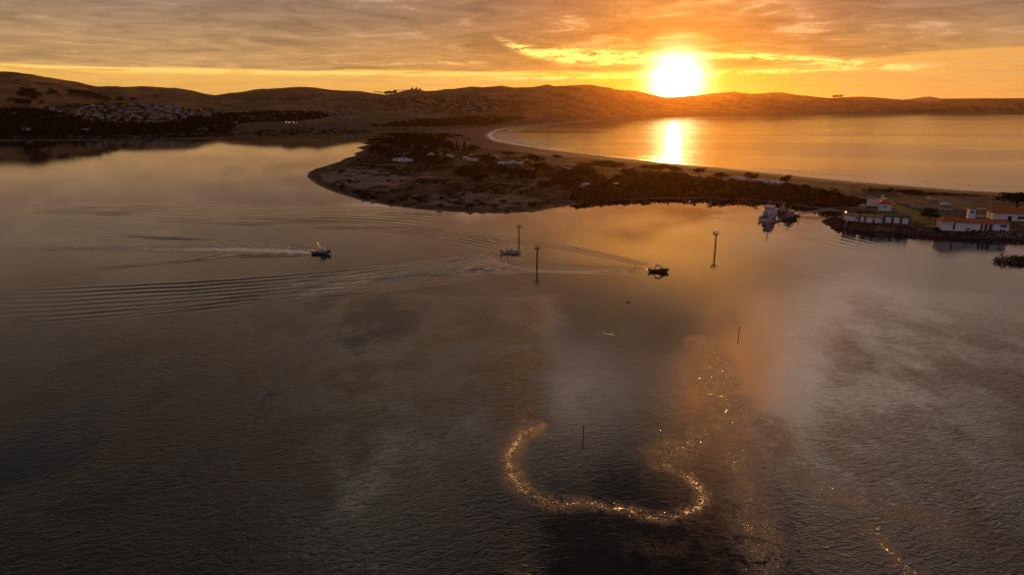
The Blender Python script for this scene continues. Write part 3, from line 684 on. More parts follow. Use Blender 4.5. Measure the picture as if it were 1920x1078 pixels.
BASE = dict(cypress=(10, 14), dense=(10, 9), conifer=(10, 4), umbrella=(10, 6.5), shrub=(4, 8))
_ti = [0]
def crest_point(px):
    a = azel(px, 180)[0]; D = float(np.interp(a, *zip(*_dist))) * 0.995; x, y = D * math.sin(R(a)), D * math.cos(R(a)); return x, y, zland(x, y), D
def tree(kind, px, py, hp, wp, label, group=None):
    x, y, z, D = hit(px, py) if py > 0 else crest_point(px); k = math.hypot(D, CAM_H) / F; bh, bw = BASE[kind]
    _ti[0] += 1; p = TP[kind][_ti[0] % len(TP[kind])]; sz = hp * k / bh; sx = wp * k / bw if wp else sz
    return place(p, (x, y, z - 0.15 * sz), (_ti[0] * 2.4) % 6.28, label, group, (sx, sx, sz))

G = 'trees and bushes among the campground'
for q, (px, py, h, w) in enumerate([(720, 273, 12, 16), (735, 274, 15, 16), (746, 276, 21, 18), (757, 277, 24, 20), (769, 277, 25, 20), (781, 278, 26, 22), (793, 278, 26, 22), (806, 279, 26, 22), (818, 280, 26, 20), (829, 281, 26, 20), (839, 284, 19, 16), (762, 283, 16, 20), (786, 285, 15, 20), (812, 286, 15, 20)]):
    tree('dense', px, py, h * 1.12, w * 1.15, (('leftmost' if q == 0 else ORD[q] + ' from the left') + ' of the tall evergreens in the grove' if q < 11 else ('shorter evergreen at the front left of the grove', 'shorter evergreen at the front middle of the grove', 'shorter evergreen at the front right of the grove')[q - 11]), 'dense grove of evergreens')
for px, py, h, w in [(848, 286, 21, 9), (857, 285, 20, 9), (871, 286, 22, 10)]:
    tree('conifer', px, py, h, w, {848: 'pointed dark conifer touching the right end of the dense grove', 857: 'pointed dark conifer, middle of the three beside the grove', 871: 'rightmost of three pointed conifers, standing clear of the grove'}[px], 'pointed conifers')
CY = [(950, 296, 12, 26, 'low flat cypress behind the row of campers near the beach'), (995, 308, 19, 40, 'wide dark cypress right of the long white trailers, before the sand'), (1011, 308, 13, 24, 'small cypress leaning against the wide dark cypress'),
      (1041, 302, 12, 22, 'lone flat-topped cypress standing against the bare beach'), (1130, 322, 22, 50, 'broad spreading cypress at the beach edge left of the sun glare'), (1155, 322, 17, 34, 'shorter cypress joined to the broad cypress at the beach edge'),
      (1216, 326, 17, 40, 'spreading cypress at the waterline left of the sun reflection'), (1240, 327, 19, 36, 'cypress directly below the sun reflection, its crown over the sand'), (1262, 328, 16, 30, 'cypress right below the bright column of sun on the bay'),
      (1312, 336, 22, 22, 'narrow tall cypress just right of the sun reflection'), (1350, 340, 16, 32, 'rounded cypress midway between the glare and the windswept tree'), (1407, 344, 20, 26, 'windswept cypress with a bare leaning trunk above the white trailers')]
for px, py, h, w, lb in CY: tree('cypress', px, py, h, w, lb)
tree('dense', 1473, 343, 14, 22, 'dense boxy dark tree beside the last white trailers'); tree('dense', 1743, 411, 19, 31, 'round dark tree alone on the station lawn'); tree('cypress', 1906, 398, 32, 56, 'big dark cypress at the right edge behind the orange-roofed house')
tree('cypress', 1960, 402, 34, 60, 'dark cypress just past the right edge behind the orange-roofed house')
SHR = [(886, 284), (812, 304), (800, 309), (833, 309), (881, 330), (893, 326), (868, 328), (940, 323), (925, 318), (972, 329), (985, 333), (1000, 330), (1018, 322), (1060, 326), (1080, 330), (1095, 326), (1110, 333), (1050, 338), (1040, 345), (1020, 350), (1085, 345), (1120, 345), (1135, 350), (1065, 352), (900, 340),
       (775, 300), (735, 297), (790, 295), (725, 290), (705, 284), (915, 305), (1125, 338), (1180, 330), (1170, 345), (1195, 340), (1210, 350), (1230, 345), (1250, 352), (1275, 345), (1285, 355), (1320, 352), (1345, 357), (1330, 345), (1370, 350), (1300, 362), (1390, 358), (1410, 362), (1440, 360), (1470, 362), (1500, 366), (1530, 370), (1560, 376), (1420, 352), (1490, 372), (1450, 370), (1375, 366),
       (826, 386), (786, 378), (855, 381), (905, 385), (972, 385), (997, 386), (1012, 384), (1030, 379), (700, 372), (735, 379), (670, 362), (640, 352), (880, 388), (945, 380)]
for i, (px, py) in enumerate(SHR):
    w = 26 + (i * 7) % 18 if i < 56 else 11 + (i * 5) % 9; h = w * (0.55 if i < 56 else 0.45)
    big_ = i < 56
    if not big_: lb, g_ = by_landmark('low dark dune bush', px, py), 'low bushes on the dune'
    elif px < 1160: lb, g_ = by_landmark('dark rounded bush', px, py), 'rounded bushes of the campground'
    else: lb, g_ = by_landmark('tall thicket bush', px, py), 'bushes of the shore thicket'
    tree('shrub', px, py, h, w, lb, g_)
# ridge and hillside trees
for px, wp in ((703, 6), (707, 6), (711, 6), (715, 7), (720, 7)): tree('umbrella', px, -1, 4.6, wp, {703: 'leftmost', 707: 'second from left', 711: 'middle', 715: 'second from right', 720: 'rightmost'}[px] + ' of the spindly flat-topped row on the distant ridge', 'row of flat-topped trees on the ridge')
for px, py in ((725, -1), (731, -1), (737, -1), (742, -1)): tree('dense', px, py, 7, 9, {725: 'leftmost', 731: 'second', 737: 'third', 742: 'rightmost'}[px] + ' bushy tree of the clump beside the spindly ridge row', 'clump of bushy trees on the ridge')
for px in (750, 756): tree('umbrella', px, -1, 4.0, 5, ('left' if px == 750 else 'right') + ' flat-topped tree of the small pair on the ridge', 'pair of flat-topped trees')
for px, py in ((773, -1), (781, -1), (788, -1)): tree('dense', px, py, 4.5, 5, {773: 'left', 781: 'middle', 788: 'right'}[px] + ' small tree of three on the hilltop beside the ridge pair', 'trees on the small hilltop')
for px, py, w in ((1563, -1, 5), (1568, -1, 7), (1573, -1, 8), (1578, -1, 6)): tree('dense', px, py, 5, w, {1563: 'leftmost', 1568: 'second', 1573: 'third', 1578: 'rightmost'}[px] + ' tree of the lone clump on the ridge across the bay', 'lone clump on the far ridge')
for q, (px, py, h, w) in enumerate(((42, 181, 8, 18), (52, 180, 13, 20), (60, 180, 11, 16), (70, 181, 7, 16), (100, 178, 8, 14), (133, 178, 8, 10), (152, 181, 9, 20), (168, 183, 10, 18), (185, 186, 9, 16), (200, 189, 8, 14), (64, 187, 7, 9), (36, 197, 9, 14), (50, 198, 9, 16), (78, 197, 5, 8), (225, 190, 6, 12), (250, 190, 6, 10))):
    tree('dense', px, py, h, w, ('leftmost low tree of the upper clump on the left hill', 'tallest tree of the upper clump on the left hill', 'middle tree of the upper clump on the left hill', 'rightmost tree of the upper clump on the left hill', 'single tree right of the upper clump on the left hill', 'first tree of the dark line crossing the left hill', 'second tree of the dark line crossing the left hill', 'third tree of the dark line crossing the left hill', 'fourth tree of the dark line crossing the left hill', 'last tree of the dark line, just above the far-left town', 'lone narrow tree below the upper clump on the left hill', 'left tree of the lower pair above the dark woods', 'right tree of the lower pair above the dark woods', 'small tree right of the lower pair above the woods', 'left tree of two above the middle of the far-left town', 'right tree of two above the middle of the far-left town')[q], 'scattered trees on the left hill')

# stuff nobody could count: woods, thicket, scrub
def scatter(name, pts, mats, label, seed, nl=26):
    """pts: x, y, z, radius, height"""
    rg = np.random.default_rng(seed); P = np.array(pts, float); n = len(P) * nl; idx = np.repeat(np.arange(len(P)), nl)
    q = rg.normal(size=(n, 3)); q /= np.linalg.norm(q, axis=1)[:, None]; q[:, 2] = np.abs(q[:, 2])
    r_ = (0.55 + 0.5 * rg.random(n) ** 0.7)[:, None]; C = P[idx, :3] + q * r_ * np.stack([P[idx, 3], P[idx, 3], P[idx, 4]], 1)
    a = rg.normal(size=(n, 3)); a /= np.linalg.norm(a, axis=1)[:, None]; b = np.cross(a, rg.normal(size=(n, 3))); b /= np.linalg.norm(b, axis=1)[:, None]
    s_ = (P[idx, 3] * (0.16 + 0.20 * rg.random(n)))[:, None]
    V = np.stack([C - a * s_, C - b * s_ * .75, C + a * s_, C + b * s_ * .75], 1).reshape(-1, 3)
    me = bpy.data.meshes.new(name); me.vertices.add(len(V)); me.vertices.foreach_set('co', V.astype(np.float32).ravel())
    me.loops.add(len(V)); me.loops.foreach_set('vertex_index', np.arange(len(V), dtype=np.int32)); me.polygons.add(n); me.polygons.foreach_set('loop_start', np.arange(0, len(V), 4, dtype=np.int32))
    me.update(calc_edges=True); me.materials.append(mats); o = bpy.data.objects.new(name, me); col.objects.link(o)
    return tag(o, label, name.replace('_', ' '), None, 'stuff')
def pick(poly, n, r0, r1, hk, dens=None, z=2.5, sea=True):
    pts = []; P = [ground(x, y, z) for x, y in poly]; xs, ys = zip(*P); tries = 0
    while len(pts) < n and tries < n * 30:
        tries += 1; x = random.uniform(min(xs), max(xs)); y = random.uniform(min(ys), max(ys))
        if not inside(np.array([x]), np.array([y]), P)[0]: continue
        if dens is not None and random.random() > dens(x, y): continue
        zz = zland(x, y)
        if zz < 0.4: continue
        r_ = random.uniform(r0, r1); pts.append((x, y, zz - 0.1, r_, r_ * hk * random.uniform(0.7, 1.3)))
    return pts
def pickpx(poly, n, r0, r1, hk, bias=None):
    pts = []; xs, ys = zip(*poly); tries = 0
    while len(pts) < n and tries < n * 30:
        tries += 1; px = random.uniform(min(xs), max(xs)); py = random.uniform(min(ys), max(ys))
        if not inside(np.array([px]), np.array([py]), poly)[0]: continue
        x, y, zz, D = hit(px, py)
        if zz < 0.3: continue
        r_ = random.uniform(r0, r1); pts.append((x, y, zz - 0.3, r_, r_ * hk * random.uniform(0.7, 1.3)))
    return pts
nz = lambda x, y: float(ss(0.46, 0.60, fbm(np.array([x / 34.0]), np.array([y / 34.0]), 4))[0])
pts = pick([(1110, 352), (1180, 332), (1260, 332), (1330, 342), (1420, 349), (1500, 356), (1570, 370), (1625, 383), (1570, 385), (1500, 378), (1420, 370), (1300, 367), (1180, 370), (1110, 374), (1085, 378), (1070, 372)], 1300, 2.2, 4.6, 0.85)
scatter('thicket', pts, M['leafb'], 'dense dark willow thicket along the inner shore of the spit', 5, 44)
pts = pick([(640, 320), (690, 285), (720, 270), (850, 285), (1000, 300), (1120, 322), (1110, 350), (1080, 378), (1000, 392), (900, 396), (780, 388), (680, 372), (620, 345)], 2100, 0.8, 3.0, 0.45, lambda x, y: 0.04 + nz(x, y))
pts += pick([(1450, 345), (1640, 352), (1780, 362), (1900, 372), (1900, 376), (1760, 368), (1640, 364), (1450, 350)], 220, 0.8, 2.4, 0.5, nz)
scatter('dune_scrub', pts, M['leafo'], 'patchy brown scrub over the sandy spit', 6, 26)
pts = pick([(700, 254), (760, 247), (860, 252), (880, 262), (740, 268), (690, 270)], 260, 3, 7, 0.5, nz)
scatter('marsh_scrub', pts, M['leafb'], 'dark low scrub on the marsh behind the grove', 7, 30)
pts = pickpx([(-60, 206), (60, 205), (110, 212), (160, 226), (230, 232), (300, 234), (350, 222), (420, 214), (520, 210), (600, 211), (640, 216), (600, 224), (540, 229), (450, 232), (430, 246), (430, 249), (300, 252), (170, 254), (-60, 258)], 2800, 4.5, 8.5, 0.8)
pts += pickpx([(-60, 250), (180, 250), (430, 246), (440, 256), (300, 260.5), (150, 262.5), (-60, 263)], 1300, 1.5, 4.0, 0.7)
scatter('woods', pts, M['leafd'], 'dark mass of evergreen woods along the far left shore', 8, 34)
pts = pickpx([(440, 250), (560, 240), (700, 246), (690, 250), (560, 255), (300, 259)], 200, 3, 7, 0.45)
pts += pickpx([(780, 226), (870, 222), (960, 220), (1000, 224), (900, 236), (800, 238), (690, 238)], 420, 6, 12, 0.6)
pts += pickpx([(700, 186), (880, 182), (1000, 196), (980, 212), (860, 214), (740, 208)], 260, 5, 10, 0.6)
pts += pickpx([(82, 205), (130, 197), (240, 195), (400, 206), (440, 214), (330, 226), (225, 232), (120, 214)], 420, 4, 8, 0.7)
scatter('hillside_brush', pts, M['leafb'], 'dark brush and treetops scattered below the middle ridge', 9, 24)

# ------------------------------------------------------------------ vehicles of the campground (length along x)
def wheels(t, xs, y, r_=0.36):
    for x in xs:
        for s_ in (-1, 1):
            mb = MB(); mb.cyl((x, s_ * y - 0.12 * s_, r_), (x, s_ * y + 0.12 * s_, r_), r_, n=12); mb.build('wheel', M['black'], t)
def pane(t, c, d_):
    b = MB(); b.box(c, d_); return b.build('window', M['glass'], t)
def winrow(t, xs, y, z, w, h):
    for x in xs:
        for s_ in (-1, 1): pane(t, (x, s_ * y, z), (w, 0.06, h))
def motorhome():
    t = thing('motorhome', 'x', 'motorhome'); b = MB()
    b.loft([[(-3.7, y, z) for y, z in R4(1.15, 0.55, 2.9)], [(-3.6, y, z) for y, z in R4(1.2, 0.45, 3.05)], [(2.0, y, z) for y, z in R4(1.2, 0.45, 3.05)], [(2.2, y, z) for y, z in R4(1.15, 0.6, 3.0)]])
    b.loft([[(2.1, y, z) for y, z in R4(1.12, 1.85, 2.98)], [(3.1, y, z) for y, z in R4(1.05, 2.05, 2.75)]])       # bunk over the cab
    b.loft([[(2.1, y, z) for y, z in R4(1.05, 0.45, 1.95)], [(2.8, y, z) for y, z in R4(1.0, 0.45, 1.85)], [(3.3, y, z) for y, z in R4(0.98, 0.45, 1.25)], [(4.1, y, z) for y, z in R4(0.9, 0.45, 1.05)]])
    b.build('body', M['white'], t)
    winrow(t, (-2.6, -0.9, 1.0), 1.2, 1.95, 0.95, 0.6); pane(t, (3.05, 0, 1.58), (0.1, 1.6, 0.5))
    a = MB(); a.box((-1.2, 0, 3.15), (0.9, 0.7, 0.25)); a.build('roof_vent', M['grey'], t); a = MB(); a.box((0.8, 0.2, 3.1), (0.5, 0.5, 0.15)); a.build('roof_vent', M['grey'], t)
    wheels(t, (-2.1, 3.05), 1.0); return t
def R4(hw, z0, z1, c=0.18): return [(-hw, z0), (hw, z0), (hw, z1 - c), (hw - c, z1), (-hw + c, z1), (-hw, z1 - c)]
def trailer(L=6.5):
    t = thing('travel_trailer', 'x', 'trailer'); b = MB(); h = L / 2
    b.loft([[(-h, y, z) for y, z in R4(1.1, 0.75, 2.5)], [(-h + .25, y, z) for y, z in R4(1.2, 0.5, 2.9)], [(h - .8, y, z) for y, z in R4(1.2, 0.5, 2.9)], [(h, y, z) for y, z in R4(1.1, 0.85, 2.1)]]); b.build('body', M['white'], t)
    winrow(t, (-h + 1.3, 0.2, h - 1.7), 1.2, 1.9, 0.9, 0.6)
    d_ = MB(); d_.box((-0.9, -1.22, 1.5), (0.7, 0.06, 1.8)); d_.build('door', M['grey'], t)
    n_ = MB(); n_.cyl((h, 0, 0.6), (h + 1.2, 0, 0.5), 0.07); n_.build('tow_bar', M['dark'], t); wheels(t, (-0.4, 0.5), 1.05); return t
def car(name, m_, van=False):
    t = thing(name, 'x', 'car' if not van else 'van'); b = MB(); hz = 1.95 if van else 1.45
    if van: b.loft([[(-2.5, y, z) for y, z in R4(0.95, 0.35, hz)], [(1.2, y, z) for y, z in R4(0.97, 0.35, hz)], [(1.9, y, z) for y, z in R4(0.93, 0.35, 1.15)], [(2.5, y, z) for y, z in R4(0.85, 0.4, 0.95)]])
    else:
        b.loft([[(-2.2, y, z) for y, z in R4(0.85, 0.4, 0.9)], [(-2.0, y, z) for y, z in R4(0.9, 0.35, 1.0)], [(1.3, y, z) for y, z in R4(0.9, 0.35, 0.98)], [(2.2, y, z) for y, z in R4(0.82, 0.4, 0.8)]])
        b.loft([[(-1.9, y, z) for y, z in R4(0.80, 0.9, 1.05)], [(-1.3, y, z) for y, z in R4(0.74, 0.9, hz)], [(0.3, y, z) for y, z in R4(0.74, 0.9, hz)], [(1.2, y, z) for y, z in R4(0.80, 0.9, 1.02)]])
    b.build('body', m_, t); winrow(t, (-1.0, 0.1), 0.96 if van else 0.775, hz - 0.38, 0.9, 0.36)
    pane(t, (1.42 if van else 0.72, 0, hz - 0.42 if van else 1.24), (0.25, 1.3, 0.35)); wheels(t, (-1.45, 1.45), 0.82, 0.34); return t
def tent():
    t = thing('tent', 'x', 'tent'); b = MB(); rings = []
    for k in range(7):
        q = math.pi * k / 6; rings.append([(1.6 * math.cos(q), y, 1.55 * math.sin(q) * (1 - 0.25 * abs(y) / 1.4) + 0.02) for y in (-1.4, -0.7, 0, 0.7, 1.4)])
    b.loft(rings, cap=False, closed=False); b.build('canopy', M['pale'], t)
    d_ = MB(); d_.box((0, -1.25, 0.5), (0.8, 0.05, 0.9), taper=0.7); d_.build('door', M['grey'], t); return t
V = dict(mh=motorhome(), tr=trailer(), cw=car('parked_car', M['white']), cs=car('parked_car', M['silver']), va=car('parked_van', M['white'], True), te=tent())
VN = dict(mh='white motorhome', tr='white travel trailer', cw='white car', cs='silver car', va='white van', te='pale dome tent')
CAMP = {
 'in the bright cluster nearest the tip of the spit': [('mh', 743, 303, 12), ('va', 750, 305, 75), ('tr', 757, 305, 20), ('mh', 762, 302, 100), ('mh', 768, 304, 35), ('tr', 753, 301, 0)],
 'between bushes just below the grove': [('mh', 808, 292, 10), ('cw', 827, 289, 0), ('va', 826, 300, 20), ('tr', 843, 294, 0), ('va', 849, 296, 20)],
 'in the long pale row left of the wide cypress': [('tr', 873, 299, 0), ('tr', 881, 302, 5), ('mh', 889, 303, 0), ('tr', 898, 302, 8), ('cs', 891, 291, 0), ('va', 884, 293, 0)],
 'at the sandy clearing in the middle of the campground': [('te', 903, 316, 20), ('va', 909, 318, 80)],
 'in the row below the low flat cypress': [('mh', 940, 309, 5), ('tr', 948, 309, 0), ('va', 956, 308, 90), ('mh', 962, 307, 15), ('tr', 975, 309, 0), ('mh', 927, 297, 0), ('cw', 935, 297, 20)],
 'among bushes below the broad spreading cypress': [('te', 973, 325, 0), ('cw', 1056, 315, 0), ('va', 1063, 318, 10), ('tr', 1073, 321, 0), ('cs', 1061, 338, 0), ('cw', 1075, 339, 20), ('va', 1077, 347, 0)],
 'at the clearing above the harbour shore': [('mh', 1097, 351, 5), ('tr', 1106, 352, 0), ('tr', 1160, 341, 10), ('mh', 1154, 350, 0), ('va', 1161, 353, 80)],
 'half hidden in bushes under the sun reflection': [('va', 1184, 324, 0), ('cw', 1178, 333, 0), ('cs', 1184, 333, 0), ('cw', 1286, 331, 0), ('va', 1301, 339, 10), ('cs', 1293, 338, 0), ('te', 1296, 347, 0)],
 'in the bright group beside the windswept cypress': [('mh', 1381, 338, 10), ('tr', 1391, 339, 0), ('mh', 1418, 343, 0), ('tr', 1428, 344, 5), ('mh', 1436, 348, 40), ('va', 1441, 349, 0), ('tr', 1453, 345, 0), ('mh', 1463, 348, 5), ('va', 1472, 348, 0)],
}
for where, items in CAMP.items():
    tot = {}
    for k, *_ in items: tot[k] = tot.get(k, 0) + 1
    for k, px, py, rz in items:
        same = sorted(i[1] for i in items if i[0] == k); o_ = same.index(px); pre = '' if len(same) == 1 else ('left ' if o_ == 0 else 'right ' if o_ == len(same) - 1 else 'middle ')
        x, y, z, D = hit(px, py); place(V[k], (x, y, z + 0.02), R(rz), pre + VN[k] + ' parked ' + where if k != 'te' else VN[k] + ' pitched ' + where, 'campers parked on the spit')
# cars at the station
for k, px, py, lb in (('va', 1770, 386, 'white van at the end of the low white station wall'), ('cw', 1777, 386.5, 'white car next to the van by the low white wall'), ('cw', 1743, 375, 'white car alone on the dark field behind the station')):
    x, y, z, D = hit(px, py); place(V[k], (x, y, z + 0.02), R(5), lb)

# ------------------------------------------------------------------ the hillside towns
def house(kind):
    t = thing('house', 'x', 'house'); w = MB(); L, Wd, h = [(12, 9, 3.2), (15, 9, 5.6), (10, 10, 5.0), (17, 10, 3.4)][kind]
    w.box((0, 0, h / 2 - 1.2), (L, Wd, h + 2.4))
    if kind == 1: w.box((L * .3, -Wd / 2 - 1.5, h * 0.25 - 1), (L * .4, 3, h * .5 + 2))
    w.build('wall', [M['town'], M['townw'], M['grey'], M['town']][kind], t)
    r_ = MB(); r_.gable(-L / 2, L / 2, -Wd / 2, Wd / 2, h, 2.0, 0.5, 0.6 if kind in (2, 3) else 0.0); r_.build('roof', [M['roofg'], M['roofg'], M['brown'], M['roofg']][kind], t)
    return t
HP = [house(k) for k in range(4)]
HN = ['low pale house', 'two-storey whitish house', 'square grey house with brown roof', 'long low pale house with hipped roof']
def town(poly, n, gap, label, group, sc=(0.85, 1.2)):
    P = []; xs, ys = zip(*poly); tries = 0
    while len(P) < n and tries < 6000:
        tries += 1; px = random.uniform(min(xs), max(xs)); py = random.uniform(min(ys), max(ys))
        if not inside(np.array([px]), np.array([py]), poly)[0]: continue
        x, y, z, D = hit(px, py)
        if any((x - a) ** 2 + (y - b) ** 2 < gap * gap for a, b in P): continue
        P.append((x, y)); k = random.randrange(4)
        fx = (px - min(xs)) / (max(xs) - min(xs)); fy = (py - min(ys)) / (max(ys) - min(ys)); sec = ('upper', 'middle', 'lower')[min(2, int(fy * 3))] + ' ' + (('left end', 'left part', 'centre', 'right part', 'right end')[min(4, int(fx * 5))] if n > 60 else ('left part', 'centre', 'right part')[min(2, int(fx * 3))])
        place(HP[k], (x, y, z), R(random.choice((0, 12, -20, 90, 35))), HN[k] + ', ' + sec + ' of ' + label, group, random.uniform(*sc))
town([(82, 205), (130, 199), (185, 200), (240, 197), (330, 203), (400, 208), (440, 214), (400, 219), (330, 224), (290, 231), (225, 231), (180, 222), (120, 214)], 95, 21, 'the far-left town', 'houses of the far left town', (0.75, 1.1))
town([(600, 216), (625, 206), (650, 199), (678, 205), (680, 222), (650, 226), (615, 222)], 22, 24, 'the middle village', 'houses left of the green field', (0.7, 1.0))
town([(740, 204), (770, 194), (850, 190), (900, 194), (960, 200), (940, 210), (880, 218), (820, 222), (770, 222), (745, 214)], 38, 38, 'the village under the ridge', 'houses right of the green field', (0.65, 0.95))
for px, py, k, lb in ((50, 247, 1, 'lone white building in front of the dark woods at the far left'), (160, 247, 3, 'small pale building low in the dark woods near the shore'), (380, 246, 3, 'long pale shed at the shore below the woods'), (440, 234, 1, 'pale building at the right end of the dark woods'), (822, 247.5, 3, 'long pale building alone on the marsh behind the grove')):
    x, y, z, D = hit(px, py); place(HP[k], (x, y, z), 0.1, lb, None, 1.2 if k == 3 else 1.0)
# four car headlights on the far shore, drawn as lanterns on posts
def lamp_post(h):
    t = thing('headlight', 'x', 'street lamp'); p = MB(); p.cyl((0, 0, -0.3), (0, 0, h), 0.09, 0.06, 8); p.cyl((0, 0, h), (0, -1.0, h + 0.2), 0.05, 0.04, 6); p.build('post', M['dark'], t)
    g_ = MB(); g_.loft([[(x * k, y * k - 1.1, h + z) for x, y in ((-.35, -.35), (.35, -.35), (.35, .35), (-.35, .35))] for z, k in ((0.0, 0.6), (0.12, 1.0), (0.3, 0.8), (0.36, 0.3))]); g_.build('lantern', M['lampw'], t); return t
LPp = lamp_post(6.0)
for px, lb in ((538, 'leftmost of four lit lamps on the dark far shore'), (543.5, 'second of four lit lamps on the dark far shore'), (551.5, 'third of four lit lamps on the dark far shore, beside the gap'), (556.5, 'rightmost of four lit lamps on the dark far shore')):
    x, y, z, D = hit(px, 237); place(LPp, (x, y, z + 1), 0, lb, 'lit lamps on the far shore', 1.4)

# ------------------------------------------------------------------ channel markers, stakes, buoys
def marker(px, py, h, lb, style):
    x, y = ground(px, py); t = thing('channel_marker', lb, 'channel marker', (x, y, 0), R(8), 'channel markers in the harbour')
    p = MB(); p.cyl((0, 0, -3), (0, 0, h), 0.36, 0.27, 12); p.build('pile', M['timber'], t)
    f = MB(); f.box((0, 0, h + 0.06), (2.3, 2.3, 0.14)); f.cyl((-.95, 0, h), (0, 0, h - 1.0), 0.07, n=6); f.cyl((.95, 0, h), (0, 0, h - 1.0), 0.07, n=6); f.build('platform', M['timber'], t)
    r_ = MB()
    for a in (-1.05, 0.0, 1.05):
        for b in (-1.05, 1.05):
            r_.cyl((a, b, h + 0.13), (a, b, h + 1.25), 0.055, n=6)
    for b in (-1.05, 1.05): r_.cyl((-1.05, b, h + 1.25), (1.05, b, h + 1.25), 0.045, n=6)
    for a in (-1.05, 1.05): r_.cyl((a, -1.05, h + 1.25), (a, 1.05, h + 1.25), 0.045, n=6)
    r_.build('railing', M['rust'], t)
    l = MB(); l.cyl((0, 0, h + 0.13), (0, 0, h + 0.95), 0.16, 0.10, 8); l.cyl((0, 0, h + 0.95), (0, 0, h + 1.45 if style != 1 else h + 1.15), 0.12, 0.05, 8); l.build('beacon', M['rust'], t)
    if style == 2:
        s_ = MB(); s_.box((-1.22, 0, h + 0.55), (0.08, 1.0, 1.5)); s_.build('day_board', M['dark'], t)
        d_ = MB()
        for q in (-0.2, 0.2): d_.cyl((-0.75, q, h), (-0.45, q, 1.0), 0.035, n=5)
        for k in range(9): d_.cyl((-0.75 + k * .03, -.2, h - .8 - k * .62), (-0.75 + k * .03, .2, h - .8 - k * .62), 0.025, n=5)
        d_.build('ladder', M['dark'], t)
    return t
marker(973, 450, 6.4, 'channel marker post standing behind the middle boat, farthest left of the three', 0)
marker(1007, 497, 7.0, 'nearest channel marker post, in front and right of the middle boat', 1)
marker(1341, 469, 7.3, 'channel marker post with a ladder and dark board, left of the docked cutter', 2)
def stake(px, py, h, r_, lb):
    x, y = ground(px, py); t = thing('mooring_stake', lb, 'stake', (x, y, 0)); p = MB(); p.cyl((0, 0, -1.5), (0.05, 0, h * .5), r_, r_ * .9, 8); p.cyl((0.05, 0, h * .5), (0.0, 0, h), r_ * .9, r_ * .8, 8); p.build('post', M['timber'], t)
    c = MB(); c.cyl((0.07, 0, h - 0.05), (0.07, 0, h + 0.22), r_ * 1.5, r_ * 1.3, 8); c.build('cap', M['dark'], t); return t, x, y
t_, x_, y_ = stake(1093.5, 816, 2.1, 0.10, 'thin dark stake above the curl of foam')
g_ = MB(); g_.loft([[(x_ + a * k, y_ + 0 + b * k, 2.3 + z) for a, b in ((0, -.1), (.22, 0), (0, .1), (-.22, 0))] for z, k in ((0, .2), (.12, 1), (.24, .6), (.36, .45), (.42, .1))])
tag(g_.build('gull', M['white'], None, True), 'white gull perched on top of the stake above the foam curl', 'gull')
stake(1384.5, 629, 2.5, 0.12, 'slim dark stake right of the orange glow on the water'); stake(685, 1072, 1.7, 0.06, 'thin dark stake at the bottom edge of the water')
def buoy(px, py, m_, lb, s_=0.22):
    x, y = ground(px, py); b = MB(); b.loft([[(x + s_ * k * math.cos(q), y + s_ * k * math.sin(q), z * s_) for q in np.linspace(0, 5.5, 9)] for z, k in ((-.5, .5), (0, 1), (.6, 1), (1.1, .6), (1.5, .15))]); tag(b.build('buoy', m_, None, True), lb, 'buoy')
buoy(1106, 808, M['white'], 'small white float right of the thin stake'); buoy(1177, 567, M['dark'], 'small dark float on the open water below the dark boat', 0.35); buoy(1293, 379, M['white'], 'white float close to the thicket shore', 0.8); buoy(1559, 408, M['white'], 'white float at the foot of the station gangway', 0.5)

